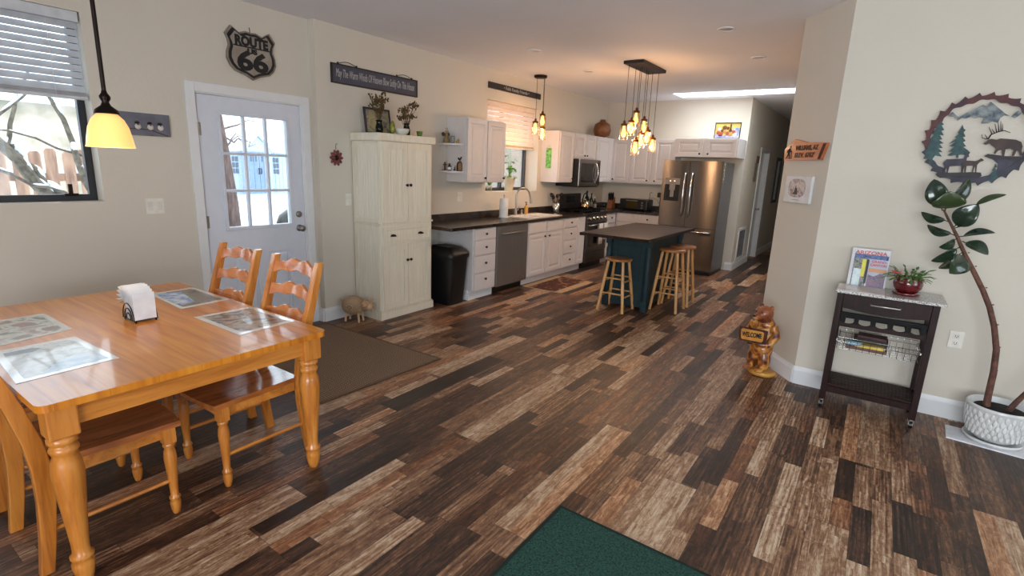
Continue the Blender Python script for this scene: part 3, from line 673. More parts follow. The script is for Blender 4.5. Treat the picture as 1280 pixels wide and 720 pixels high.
# sink
t = thing('kitchen_sink', 'white drop-in double sink under the kitchen window', 'sink', (0, 0, 0))
SINKW = mat('white_enamel', (238, 234, 228), 0.15)
m = MB()
def basin(m, x0, y0, x1, y1, zt, zb, t_=0.006):
    m.add([(x0, y0, zt), (x1, y0, zt), (x1, y1, zt), (x0, y1, zt), (x0+0.03, y0+0.03, zb), (x1-0.03, y0+0.03, zb), (x1-0.03, y1-0.03, zb), (x0+0.03, y1-0.03, zb)],
          [(0, 1, 5, 4), (1, 2, 6, 5), (2, 3, 7, 6), (3, 0, 4, 7), (4, 5, 6, 7)])
rz = 0.922
ym = (SKY0+SKY1)/2
for (x0, y0, x1, y1) in ((SKX0-0.02, SKY0-0.02, SKX1+0.02, SKY0+0.03), (SKX0-0.02, SKY1-0.03, SKX1+0.02, SKY1+0.02), (SKX0-0.02, SKY0+0.03, SKX0+0.08, SKY1-0.03), (SKX1-0.03, SKY0+0.03, SKX1+0.02, SKY1-0.03), (SKX0+0.08, ym-0.02, SKX1-0.03, ym+0.02)):
    m.box(x0, y0, 0.9125, x1, y1, rz)
m.build('rim', SINKW, t, bevel=0.003)
m = MB(); basin(m, SKX0+0.08, SKY0+0.03, SKX1-0.03, ym-0.02, rz-0.001, 0.73); basin(m, SKX0+0.08, ym+0.02, SKX1-0.03, SKY1-0.03, rz-0.001, 0.73); m.build('basin', SINKW, t)
# faucet
t = thing('kitchen_faucet', 'brushed nickel pull-down faucet arching over the white sink', 'faucet', (-4.29, 6.30, 0.922), 0)
MB().lathe([(0.03, 0), (0.03, 0.008), (0.022, 0.014), (0.02, 0.08), (0.016, 0.1)], n=18).build('base', NICKEL, t)
arc = [(0, 0, 0.1), (0.0, 0, 0.24)] + [(0.05-0.10*0 - 0.10*math.cos(a)+0.05, 0.10*(1-math.cos(a)), 0.27+0.10*math.sin(a)) for a in [i*PI/10 for i in range(0, 10)]]
arc = [(0, 0, 0.09), (0, 0, 0.27)] + [(0.055*(1-math.cos(a)), 0.095*(1-math.cos(a)), 0.27+0.115*math.sin(a)) for a in [i*PI/12 for i in range(1, 12)]] + [(0.115, 0.198, 0.235)]
MB().tube(arc, 0.012, 12).build('spout', NICKEL, t)
MB().cyl((0.115, 0.198, 0.245), (0.122, 0.21, 0.17), 0.014, 0.019).build('spray_head', NICKEL, t)
MB().tube([(0.0, 0.02, 0.06), (0.0, 0.055, 0.07), (0.0, 0.09, 0.115)], [0.009, 0.008, 0.006], 8).build('lever', NICKEL, t)
t = thing('soap_dispenser_pump', 'small nickel dispenser behind the sink beside the faucet', 'dispenser', (-4.30, 6.47, 0.922)); MB().lathe([(0.018, 0), (0.018, 0.01), (0.011, 0.02), (0.011, 0.06), (0.014, 0.065), (0, 0.07)], n=14).build('body', NICKEL, t)
t = thing('soap_bottle', 'amber soap bottle with black pump behind the sink', 'soap bottle', (-4.32, 6.62, 0.922))
MB().lathe([(0.028, 0), (0.03, 0.01), (0.03, 0.10), (0.02, 0.115), (0.011, 0.12), (0.011, 0.13)], n=18).build('bottle', mat('amber_soap', (206, 150, 70), 0.15), t)
MB().cyl((0, 0, 0.13), (0, 0, 0.17), 0.006).box(-0.005, -0.03, 0.165, 0.005, 0.01, 0.175).cyl((0, 0, 0.13), (0, 0, 0.142), 0.012).build('pump', BLACK, t)
# paper towels
t = thing('paper_towel_roll', 'white paper towel roll standing on the worktop left of sink', 'paper towels', (-4.19, 5.86, 0.912))
MB().lathe([(0.075, 0), (0.075, 0.008), (0.0, 0.009)], n=24).cyl((0, 0, 0.008), (0, 0, 0.30), 0.008).ell((0, 0, 0.305), 0.012).build('holder', NICKEL, t)
m = MB(); m.lathe([(0.02, 0.27), (0.02, 0.01), (0.058, 0.01), (0.06, 0.012), (0.06, 0.268), (0.058, 0.27), (0.02, 0.27)], n=28); m.build('roll', mat('quilted_paper_towel', (240, 238, 234), 0.9, bump=0.2, bscale=120), t)
t = tag(MB().lathe([(0.03, 0), (0.05, 0.004), (0.055, 0.02), (0.05, 0.021), (0.045, 0.008), (0, 0.007)], n=20, sx=1, sy=1.5).build('sponge_dish', mat('white_ceramic', (236, 234, 230), 0.2), loc=(-4.22, 6.0, 0.912)), 'small white soap dish beside the paper towel roll', 'dish')
tag(MB().box(-0.025, -0.04, 0, 0.025, 0.04, 0.018).build('sponge', mat('green_sponge', (70, 110, 70), 0.95, bump=0.5), loc=(-4.22, 6.0, 0.921), bevel=0.004), 'green sponge lying in the white soap dish', 'sponge')

# dishwasher
t = thing('dishwasher', 'dark stainless dishwasher between two white base cabinets', 'dishwasher', (FX, 5.25, 0), PI/2)
MB().box(0.003, 0.02, 0.10, 0.697, 0.55, 0.872).build('tub', BLACK, t); MB().box(0.01, 0.06, 0, 0.69, 0.5, 0.099).build('toe_kick', BLACK, t)
o = MB().box(0.006, -0.025, 0.095, 0.694, 0.019, 0.868).build('door_panel', DSTEEL, t, bevel=0.004)
MB().tube([(0.10, -0.028, 0.775), (0.10, -0.06, 0.775), (0.60, -0.06, 0.775), (0.60, -0.028, 0.775)], 0.011, 10).build('handle', DSTEEL, t)
MB().cyl((0.625, -0.0265, 0.145), (0.625, -0.024, 0.145), 0.02).build('badge', NICKEL, t)

# trash can
t = thing('trash_can', 'tall black plastic trash can with domed swing lid under worktop end', 'trash can', (-4.06, 4.565, 0))
def rr(w, d, r, n=5):
    o = []
    for cx, cy, a0 in ((w-r, d-r, 0), (-w+r, d-r, 90), (-w+r, -d+r, 180), (w-r, -d+r, 270)):
        for k in range(n+1):
            a = math.radians(a0+90*k/n); o.append((cx+r*math.cos(a), cy+r*math.sin(a)))
    return o
def loft(m, secs, cap=True, smooth=True):
    n = len(secs[0]); vs = [p for s_ in secs for p in s_]
    m.add(vs, [(j*n+i, j*n+(i+1) % n, (j+1)*n+(i+1) % n, (j+1)*n+i) for j in range(len(secs)-1) for i in range(n)], smooth)
    if cap: m.add(secs[0], [tuple(reversed(range(n)))]); m.add(secs[-1], [tuple(range(n))])
BIN = mat('black_bin_plastic', (17, 18, 20), 0.42)
m = MB(); loft(m, [[(x*s_, y*s_, z) for x, y in rr(0.21, 0.165, 0.06)] for s_, z in ((0.78, 0), (0.8, 0.01), (1.0, 0.565))]); m.build('body', BIN, t)
m = MB(); loft(m, [[(x*s_, y*s_, z) for x, y in rr(0.218, 0.172, 0.06)] for s_, z in ((1.0, 0.55), (1.02, 0.56), (1.02, 0.60), (0.97, 0.615), (0.86, 0.645), (0.6, 0.675), (0.3, 0.69), (0.02, 0.694))]); m.build('lid', BIN, t)
MB().box(-0.12, -0.13, 0.668, 0.12, 0.0, 0.684).build('swing_flap', BIN, t, bevel=0.006)

# gas range
t = thing('gas_range', 'black stainless gas range with towels on its oven handle', 'stove', (-3.86, 7.675, 0), PI/2)
W = 0.755
MB().box(0, -0.01, 0.09, W, 0.545, 0.90).build('body', BLACK, t); MB().box(0.02, 0.03, 0, W-0.02, 0.5, 0.089).build('toe_kick', BLACK, t)
MB().box(0, -0.012, 0.9005, W, 0.55, 0.918).build('cooktop', BLKGLOSS, t, bevel=0.004)
bgd = MB().box(0.0, 0.49, 0.9185, W, 0.553, 1.19).build('backguard', DSTEEL2, t, bevel=0.006)
MB().box(0.22, 0.486, 1.05, 0.53, 0.4895, 1.15).build('display', BLKGLOSS, bgd)
o = MB().box(0.004, -0.045, 0.27, W-0.004, -0.011, 0.74).build('oven_door', DSTEEL2, t, bevel=0.004)
MB().box(0.09, -0.048, 0.36, W-0.09, -0.0455, 0.64).build('window', BLKGLOSS, o)
MB().tube([(0.06, -0.045, 0.715), (0.06, -0.085, 0.715), (W-0.06, -0.085, 0.715), (W-0.06, -0.045, 0.715)], 0.012, 10).build('handle', NICKEL, o)
MB().box(0.004, -0.04, 0.095, W-0.004, -0.011, 0.262).build('storage_drawer', DSTEEL2, t, bevel=0.004)
MB().hexa([(0.0, -0.045, 0.75), (W, -0.045, 0.75), (W, -0.011, 0.75), (0, -0.011, 0.75)], [(0.0, -0.02, 0.90), (W, -0.02, 0.90), (W, -0.011, 0.90), (0, -0.011, 0.90)]).build('control_panel', DSTEEL2, t)
for k in range(5):
    MB().cyl((0.09+k*0.144, -0.032, 0.825), (0.09+k*0.144, -0.068, 0.82), 0.026, 0.022).build('knob', CHROME, t, label='chrome knob')
m = MB()
for gx in (0.02, 0.27, 0.52):
    m.tube([(gx, 0.0, 0.945), (gx+0.215, 0.0, 0.945), (gx+0.215, 0.46, 0.945), (gx, 0.46, 0.945), (gx, 0.0, 0.945)], 0.007, 6)
    for yy in (0.12, 0.23, 0.34): m.tube([(gx, yy, 0.947), (gx+0.215, yy, 0.947)], 0.006, 6)
    m.tube([(gx+0.107, 0, 0.947), (gx+0.107, 0.46, 0.947)], 0.006, 6)
    for fx in (gx, gx+0.215):
        for fy in (0.0, 0.46): m.cyl((fx, fy, 0.918), (fx, fy, 0.945), 0.007)
m.build('grate', IRON, t)
m = MB()
for bx, by in ((0.13, 0.12), (0.13, 0.35), (0.38, 0.23), (0.63, 0.12), (0.63, 0.35)): m.lathe([(0.045, 0.9185), (0.045, 0.93), (0.03, 0.936), (0, 0.937)], (bx, by, 0), 16)
m.build('burner', IRON, t)
TOW = mat('white_waffle_towel', (232, 224, 214), 0.9, bump=0.3, bscale=90)
def towel(label, yc, ln, w=0.15):
    m = MB(); pts = [(-0.062, ln*0.5)] ; n = 10; sec = []
    prof = [(-0.068, 0.715-ln*0.7), (-0.070, 0.66), (-0.071, 0.712)] + [(-0.085-0.0145*math.cos(a*PI/6), 0.715+0.0145*math.sin(a*PI/6)) for a in range(5, 0, -1)][::1]
    prof = [(-0.0702, 0.715-ln*0.6), (-0.0702, 0.715)] + [(-0.085+0.0148*math.cos(a), 0.715+0.0148*math.sin(a)) for a in (PI/4, PI/2, 3*PI/4)] + [(-0.0998, 0.715), (-0.1005, 0.715-ln*0.5), (-0.1015, 0.715-ln)]
    for (py_, pz_) in prof: sec.append([(yc-w/2+w*i/n, py_-0.004*math.sin(i*1.3)*(1 if pz_ < 0.70 and py_ < -0.09 else 0), pz_) for i in range(n+1)])
    vs = [p for s_ in sec for p in s_]; k = n+1
    m.add(vs, [(j*k+i, j*k+i+1, (j+1)*k+i+1, (j+1)*k+i) for j in range(len(sec)-1) for i in range(n)], True)
    o = m.build('dish_towel', TOW, loc=(-3.86, 7.675, 0), rot=(0, 0, PI/2)); sm = o.modifiers.new('solid', 'SOLIDIFY'); sm.thickness = 0.004; sm.offset = 1
    return tag(o, label, 'towel', 'white towels on the oven handle')
towel('left white dish towel hanging on the oven handle', 0.42, 0.33); towel('right white dish towel hanging on the oven handle', 0.60, 0.26, 0.14)
# microwave
t = thing('microwave', 'stainless over-the-range microwave mounted under the short cabinet', 'microwave', (-4.02, 7.62, 0), PI/2)
MB().box(0.0, 0.0, 1.325, 0.76, 0.398, 1.762).build('case', BLACK, t)
o = MB().box(0.0, -0.025, 1.335, 0.76, -0.0005, 1.76).build('door_panel', STEEL, t, bevel=0.006)
MB().box(0.06, -0.028, 1.40, 0.55, -0.0255, 1.70).build('window', BLKGLOSS, o); MB().box(0.63, -0.028, 1.36, 0.74, -0.0255, 1.73).build('control_panel', BLKGLOSS, o)
MB().tube([(0.585, -0.025, 1.39)] + [(0.585, -0.03-0.045*math.sin(a*PI/8), 1.39+0.32*a/8) for a in range(1, 8)] + [(0.585, -0.025, 1.71)], 0.010, 8).build('handle', CHROME, o)
MB().box(0.05, -0.02, 1.318, 0.71, 0.3, 1.3249).build('vent', BLACK, t)

# refrigerator
fx0, fx1, fy = -2.985, -2.055, 8.60
t = thing('refrigerator', 'stainless french-door refrigerator with ice dispenser at end of the kitchen', 'refrigerator', (fx0, fy, 0))
W = fx1-fx0; SP = 0.44
MB().box(0.005, 0.065, 0.05, W-0.005, 0.80, 1.79).build('body', GRAYSIDE, t, bevel=0.004)
MB().box(0.01, 0.03, 0.0, W-0.01, 0.78, 0.0495).build('toe_grille', BLACK, t)
def curved(x0, x1, z0, z1, n=12, c=0.018, full=(0, W)):
    m = MB(); f = lambda x: 0.012-c*0 + 0.0 + 0.02*((2*(x-full[0])/(full[1]-full[0])-1)**2)
    A = [(x0+(x1-x0)*i/n) for i in range(n+1)]
    vs = [(x, f(x), z0) for x in A]+[(x, f(x), z1) for x in A]
    m.add(vs, [(i, i+1, n+2+i, n+1+i) for i in range(n)], True)
    poly = [(x, f(x)) for x in A]+[(x1, 0.06), (x0, 0.06)]
    k = len(poly); m.add([(x, y, z0) for x, y in poly], [tuple(reversed(range(k)))]); m.add([(x, y, z1) for x, y in poly], [tuple(range(k))])
    m.add([(x0, f(x0), z0), (x0, 0.06, z0), (x0, 0.06, z1), (x0, f(x0), z1)], [(0, 3, 2, 1)]); m.add([(x1, f(x1), z0), (x1, 0.06, z0), (x1, 0.06, z1), (x1, f(x1), z1)], [(0, 1, 2, 3)])
    return m
FR = steel('fridge_stainless', (134, 127, 121), 0.26, amt=0.96)
_b = FR.node_tree.nodes['Principled BSDF']; _b.inputs['Anisotropic'].default_value = 0.9; _tg = FR.node_tree.nodes.new('ShaderNodeTangent'); _tg.direction_type = 'RADIAL'; _tg.axis = 'Z'; FR.node_tree.links.new(_tg.outputs[0], _b.inputs['Tangent']); _b.inputs['Anisotropic Rotation'].default_value = 0.25
DISP = mat('dispenser_grey_steel', (150, 144, 138), 0.4, 0.35)
dl = curved(0.0, SP-0.003, 0.755, 1.80, full=(0, W)).build('left_door', FR, t); dr = curved(SP+0.003, W, 0.755, 1.80, full=(0, W)).build('right_door', FR, t)
fz = curved(0.0, W, 0.07, 0.745, full=(0, W)).build('freezer_drawer', FR, t)
def bar(x, z0, z1):
    return MB().tube([(x, 0.02, z0)] + [(x, -0.015-0.045*math.sin(PI*(0.12+0.76*i/8)), z0+(z1-z0)*i/8) for i in range(9)] + [(x, 0.02, z1)], 0.013, 10)
bar(SP-0.055, 0.92, 1.60).build('handle', CHROME, dl); bar(SP+0.055, 0.92, 1.60).build('handle', CHROME, dr)
MB().tube([(0.08, 0.03, 0.69)] + [(0.08+(W-0.16)*i/8, -0.02-0.04*math.sin(PI*(0.12+0.76*i/8)), 0.69) for i in range(9)] + [(W-0.08, 0.03, 0.69)], 0.013, 10).build('handle', CHROME, fz)
m = MB().box(0.06, 0.004, 1.42, 0.30, 0.03, 1.52); o = m.build('dispenser_panel', DISP, dl, bevel=0.003)
m = MB(); m.box(0.06, 0.006, 1.16, 0.08, 0.03, 1.42); m.box(0.28, 0.006, 1.16, 0.30, 0.03, 1.42); m.box(0.08, 0.006, 1.16, 0.28, 0.03, 1.18); m.box(0.08, 0.0129, 1.18, 0.28, 0.0135, 1.42)
m.build('dispenser_recess', BLACK, dl)
MB().box(0.14, -0.004, 1.33, 0.23, 0.012, 1.42).box(0.155, 0.0, 1.22, 0.215, 0.012, 1.33).build('dispenser_chute', DISP, dl, bevel=0.004)
MB().cyl((0.145, 0.0035, 1.475), (0.145, 0.001, 1.475), 0.010).cyl((0.215, 0.0035, 1.475), (0.215, 0.001, 1.475), 0.010).build('dispenser_button', mat('backlit_button', (255, 225, 190), 0.4, emit=(255, 215, 170), es=1.5), dl)
# magnets on the side
r = random.Random(3)
cols = [(222, 208, 170), (200, 170, 110), (236, 232, 214), (180, 150, 96), (214, 196, 150)]
for k in range(7):
    z = 1.76 - k*0.045
    mm = mat('magnet_print', cols[k % 5], 0.5, c2=cols[(k+2) % 5], scale=60)
    o = MB().box(0, -0.018+r.uniform(-.006, .006), -0.017, 0.006, 0.018+r.uniform(-.004, .004), 0.017).build('fridge_magnet', mm, loc=(fx1+0.001-0.005, fy+0.16+0.02*math.sin(k*2), z), bevel=0.002)
    tag(o, 'small pale magnet in the strip on the refrigerator side', 'magnet', 'magnets on the refrigerator side')

# ------------------------------------------------------------------ tall cream pantry
t = thing('pantry_cabinet', 'tall cream beadboard pantry cupboard with dried plants on its top', 'cupboard', (-4.03, 3.535, 0), PI/2)
W, D = 0.735, 0.385
m = MB(); m.box(0, 0, 0.085, W, D, 0.985); m.box(0, 0, 0.993, W, D, 1.80); m.box(0.004, 0.004, 0.985, W-0.004, D, 0.993)
m.build('carcass', CABC, t, bevel=0.002)
MB().box(-0.018, -0.018, 0, W+0.018, D, 0.08).box(-0.010, -0.010, 0.08, W+0.01, D, 0.092).build('plinth', CABC, t, bevel=0.003)
MB().box(-0.012, -0.012, 0.98, W+0.012, D, 0.998).build('moulding', CABC, t, bevel=0.004)
MB().box(-0.015, -0.015, 1.795, W+0.015, D, 1.80).box(-0.028, -0.03, 1.80, W+0.028, D, 1.87).build('cornice', CABC, t, bevel=0.005)
def bead(m, x0, z0, x1, z1, yf, fr=0.055, th=0.018, nb=None, T2=None):
    m.box(x0, yf, z0, x0+fr, yf+th, z1); m.box(x1-fr, yf, z0, x1, yf+th, z1); m.box(x0+fr, yf, z0, x1-fr, yf+th, z0+fr); m.box(x0+fr, yf, z1-fr, x1-fr, yf+th, z1)
    w = x1-x0-2*fr; nb = nb or max(2, round(w/0.04)); b = w/nb
    for k in range(nb):
        xa = x0+fr+k*b; m.add([(xa, yf+0.0115, z0+fr), (xa+0.003, yf+0.008, z0+fr), (xa+b-0.003, yf+0.008, z0+fr), (xa+b, yf+0.0115, z0+fr), (xa, yf+0.0115, z1-fr), (xa+0.003, yf+0.008, z1-fr), (xa+b-0.003, yf+0.008, z1-fr), (xa+b, yf+0.0115, z1-fr)],
              [(0, 1, 5, 4), (1, 2, 6, 5), (2, 3, 7, 6)])
    return m
for x0, x1, kx in ((0.03, W/2-0.003, W/2-0.025), (W/2+0.003, W-0.03, W/2+0.025)):
    o = bead(MB(), x0, 1.0, x1, 1.785, -0.018).build('door', CABC, t); knob_obj(kx, 1.375, -0.018, o)
    o = bead(MB(), x0, 0.10, x1, 0.765, -0.018).build('door', CABC, t); knob_obj(kx, 0.60, -0.018, o)
o = MB().panel(0.03, 0.79, W-0.03, 0.955, -0.018, 0.017, ((0, 0), (0.028, 0), (0.034, 0.006))).build('drawer', CABC, t)
for kx in (0.16, 0.55):
    m = MB(); m.lathe([(0.036*math.cos(a*PI/10), 0.022*math.sin(a*PI/10)) for a in range(0, 6)][::1], (kx, -0.014, 0.862), 16); m.build('cup_pull', BRONZE, o)
# side panels (facing the dining room)
ms = MB(Matrix.Rotation(-PI/2, 4, 'Z')); bead(ms, -D+0.01, 1.0, -0.004, 1.79, -0.0135, 0.05, 0.0133); bead(ms, -D+0.01, 0.10, -0.004, 0.975, -0.0135, 0.05, 0.0133)
ms.build('side_panel', CABC, t)
# things on its top
zt = 1.87
FR_ = mat('navy_picture_frame', (46, 46, 66), 0.4)
t = thing('picture_frame', 'dark blue frame standing on pantry behind the left dried bouquet', 'picture frame', (-4.31, 3.80, zt), PI/2, rot=(0.0, 0, PI/2))
m = MB(Matrix.Rotation(math.radians(-8), 4, 'X')); w, h = 0.34, 0.26
m.box(-w/2, 0, 0, w/2, 0.015, 0.02); m.box(-w/2, 0, h-0.02, w/2, 0.015, h); m.box(-w/2, 0, 0.02, -w/2+0.02, 0.015, h-0.02); m.box(w/2-0.02, 0, 0.02, w/2, 0.015, h-0.02); m.build('frame', FR_, t)
MB(Matrix.Rotation(math.radians(-8), 4, 'X')).box(-w/2+0.02, 0.006, 0.02, w/2-0.02, 0.012, h-0.02).build('picture', picture('faded_art', [(70, 80, 110), (170, 160, 120), (90, 110, 90)], 14), t)
def bouquet(label, loc, seed, n, hmax, spread, vase_h=0.13, vc=(120, 130, 90)):
    r = random.Random(seed); t = thing('dried_bouquet', label, 'dried flowers', loc)
    MB().lathe([(0.03, 0), (0.036, 0.01), (0.038, vase_h*0.5), (0.026, vase_h*0.85), (0.034, vase_h), (0.031, vase_h), (0.022, vase_h*0.85), (0.03, 0.02), (0, 0.015)], n=18).build('vase', glass('vase_glass_%d' % seed, vc), t)
    st = MB(); lf = MB(); bl = MB()
    for k in range(n):
        a = r.uniform(0, 2*PI); s_ = r.uniform(0.2, 1)*spread; h = r.uniform(0.55, 1)*hmax
        top = Vector((math.cos(a)*s_*0.8, math.sin(a)*s_, h)); b = Vector((r.uniform(-.01, .01), r.uniform(-.01, .01), 0.02))
        mid_ = b*0.5+top*0.5+Vector((0, 0, 0.05)); st.tube([b, b*0.6+mid_*0.4+Vector((0, 0, 0.02)), mid_, top], [0.0022, 0.002, 0.0018, 0.0012], 5)
        for j in range(7):
            f = r.uniform(0.4, 1); q = mid_*(1-f)+top*f + Vector((r.uniform(-.02, .02), r.uniform(-.02, .02), r.uniform(-.015, .015)))
            (bl if r.random() < 0.45 else lf).ell(q, (r.uniform(.004, .010), r.uniform(.004, .012), r.uniform(.006, .016)), 6, 4)
    st.build('stems', mat('dry_stem_%d' % seed, (96, 72, 46), 0.9), t, kind='stuff'); lf.build('leaves', mat('dry_leaf_%d' % seed, (92, 88, 48), 0.9, c2=(60, 52, 30), scale=40), t, kind='stuff'); bl.build('blossoms', mat('dry_blossom_%d' % seed, (88, 48, 40), 0.9, c2=(120, 96, 60), scale=50), t, kind='stuff')
    return t
bouquet('tall dried bouquet with olive stems standing left on pantry top', (-4.20, 3.70, zt), 5, 26, 0.40, 0.12)
bouquet('reddish-brown dried bouquet standing right on pantry top', (-4.20, 4.07, zt), 9, 24, 0.36, 0.17)
t = tag(MB().lathe([(0.035, 0), (0.04, 0.003), (0.064, 0.025), (0.075, 0.062), (0.072, 0.063), (0.06, 0.028), (0.035, 0.01), (0, 0.009)], n=28).build('white_bowl', mat('white_glazed_bowl', (214, 216, 206), 0.12), loc=(-4.09, 3.90, zt)), 'shallow white bowl between the dried bouquets', 'bowl')
t = thing('votive_holder', 'green glass votive holder at right end of pantry top', 'candle holder', (-4.09, 4.15, zt)); MB().lathe([(0.022, 0), (0.024, 0.005), (0.034, 0.055), (0.031, 0.055), (0.021, 0.01), (0, 0.009)], n=20).build('glass_cup', mat('green_glass', (84, 120, 30), 0.1), t)
MB().cyl((0, 0, 0.01), (0, 0, 0.035), 0.02).build('candle', mat('cream_wax', (225, 215, 170), 0.5), t)
tag(MB().cyl((0, 0, 0), (0, 0, 0.05), 0.007).cyl((0, 0, 0.05), (0, 0, 0.056), 0.002).build('small_candle', mat('peach_wax', (226, 180, 140), 0.5), loc=(-4.06, 4.045, zt)), 'thin peach candle beside the green votive', 'candle')
t = thing('artichoke_ornament', 'green and yellow glazed ornament inside the left dried bouquet', 'ornament', (-4.10, 3.785, zt))
m = MB(); m.ell((0, 0, 0.065), (0.026, 0.026, 0.065), 14, 10); m.build('body', mat('green_yellow_glaze', (60, 92, 30), 0.3, c2=(170, 160, 50), scale=30), t)

# ------------------------------------------------------------------ wall signs
CHALK = mat('slate_blue_board', (70, 74, 88), 0.6); FRB = mat('black_sign_frame', (28, 28, 34), 0.5); SILV = mat('silver_lettering', (178, 176, 178), 0.5)
t = thing('long_sign', 'long slate sign with silver script hanging above the pantry', 'sign', (KX+0.001, 3.31, 2.31), PI/2)
w, h = 1.125, 0.178
m = MB().box(0, -0.02, 0, w, -0.001, 0.012).box(0, -0.02, h-0.012, w, -0.001, h).box(0, -0.02, 0.012, 0.014, -0.001, h-0.012).box(w-0.014, -0.02, 0.012, w, -0.001, h-0.012); m.build('frame', FRB, t)
MB().box(0.014, -0.014, 0.012, w-0.014, -0.001, h-0.012).build('board', CHALK, t)
text('lettering', 'May The Warm Winds Of Heaven Blow Softly On This House', 0.105, SILV, t, (w/2, -0.015, h/2+0.005), width=w-0.1, shear=0.25)
for x in (0.19, w-0.19): MB().tube([(x-0.11, -0.01, h)] + [(x-0.11+0.22*i/6, -0.01, h+0.028*math.sin(PI*i/6)) for i in range(1, 6)] + [(x+0.11, -0.01, h)], 0.003, 6).ell((x-0.11, -0.01, h+0.008), 0.009, 8, 6).ell((x+0.11, -0.01, h+0.008), 0.009, 8, 6).build('hanger', BRONZE, t)
t = thing('long_sign', 'narrow black sign with small lettering above the kitchen window', 'sign', (KX+0.001, 5.735, 2.592), PI/2)
w, h = 1.275, 0.078; MB().box(0, -0.02, 0, w, -0.001, h).build('board', mat('black_sign_board', (34, 30, 32), 0.5), t)
text('lettering', '\u2022 Faith Family Friends \u2022', 0.062, SILV, t, (w/2, -0.021, h/2), width=0.62)

# route 66 shield
t = thing('road_shield_sign', 'metal ROUTE US 66 highway shield above the white exterior door', 'sign', (LX+0.001, 2.59, 2.42), PI/2)
def shield(s_):
    R_ = [(0, 0.155), (0.06, 0.175), (0.12, 0.160), (0.165, 0.205), (0.222, 0.150), (0.195, 0.06), (0.215, -0.02), (0.20, -0.09), (0.15, -0.145), (0.06, -0.165), (0, -0.20)]
    R_ = [(0, 0.175), (0.045, 0.180), (0.10, 0.160), (0.145, 0.19), (0.165, 0.20), (0.215, 0.135), (0.195, 0.09), (0.19, 0.05), (0.208, 0.0), (0.212, -0.05), (0.19, -0.10), (0.15, -0.14), (0.06, -0.165), (0, -0.195)]
    pts = R_+[(-x, z) for x, z in reversed(R_[1:-1])]
    return [(x*s_, z*s_) for x, z in pts][::-1]
SHL = mat('pewter_metal', (150, 140, 128), 0.45, 0.3, c2=(120, 112, 102)); SBK = mat('black_enamel', (22, 24, 28), 0.45)
MB().prism(shield(1.0), -0.018, -0.001).build('rim', SHL, t); MB().prism(shield(0.93), -0.021, -0.0181).build('black_border', SBK, t); MB().prism(shield(0.82), -0.023, -0.0211).build('face', mat('pewter_face', (160, 150, 138), 0.5, c2=(138, 128, 116)), t)
MB().box(-0.155, -0.026, 0.052, 0.155, -0.0231, 0.062).build('divider', SBK, t)
text('lettering', 'ROUTE', 0.098, SBK, t, (0, -0.025, 0.097), width=0.285, offset=0.0055); text('lettering', 'US', 0.052, SBK, t, (0, -0.025, 0.026), width=0.085, offset=0.003); text('lettering', '66', 0.20, SBK, t, (0, -0.025, -0.060), width=0.27, offset=0.008)
MB().tube([(0.0, -0.006, 0.17), (0.0, -0.008, 0.20), (0.0, -0.004, 0.215)], 0.003, 6).build('hook', BRONZE, t)

# chickadee plaque
t = thing('bird_plaque', 'small grey plaque with three chickadees on a twig beside the door', 'plaque', (LX+0.001, 1.575, 1.72), PI/2)
MB().box(0, -0.018, 0, 0.33, -0.001, 0.158).build('board', mat('grey_slate', (112, 112, 124), 0.6, c2=(96, 96, 108)), t, bevel=0.002)
MB().tube([(0.02, -0.02, 0.035), (0.10, -0.021, 0.048), (0.2, -0.021, 0.042), (0.26, -0.02, 0.02), (0.31, -0.02, 0.006)], 0.003, 6).build('twig', mat('brown_twig', (84, 64, 56), 0.8), t)
BW = mat('bird_white', (208, 202, 196), 0.7); BK = mat('bird_black', (20, 20, 26), 0.6)
for x in (0.115, 0.195, 0.262):
    b = MB().ell((x, -0.024, 0.062), (0.021, 0.008, 0.021), 12, 8).build('bird', BW, t)
    MB().ell((x-0.004, -0.026, 0.088), (0.016, 0.007, 0.010), 12, 6).ell((x, -0.026, 0.073), (0.010, 0.006, 0.006), 10, 6).build('cap', BK, b)

# flower ornament
t = thing('flower_ornament', 'small rust red metal flower hanging on wall beside pantry', 'wall ornament', (KX+0.001, 3.335, 1.62), PI/2)
m = MB()
for k in range(10):
    a = 2*PI*k/10; c_, s_ = math.cos(a), math.sin(a); R = Matrix.Rotation(-a+PI/2, 3, 'Y')
    m.ell((c_*0.05, -0.012, s_*0.05), (0.016, 0.007, 0.03), 8, 6, R=R)
m.build('petals', mat('rusty_rose_metal', (136, 70, 66), 0.5, c2=(96, 44, 46), scale=50), t)
MB().ell((0, -0.018, 0), (0.022, 0.01, 0.022), 12, 8).build('centre', BRONZE, t); MB().tube([(0, -0.006, 0.08), (0, -0.006, 0.12), (0.008, -0.008, 0.135), (0.02, -0.008, 0.13)], 0.002, 5).build('hook', BRONZE, t)

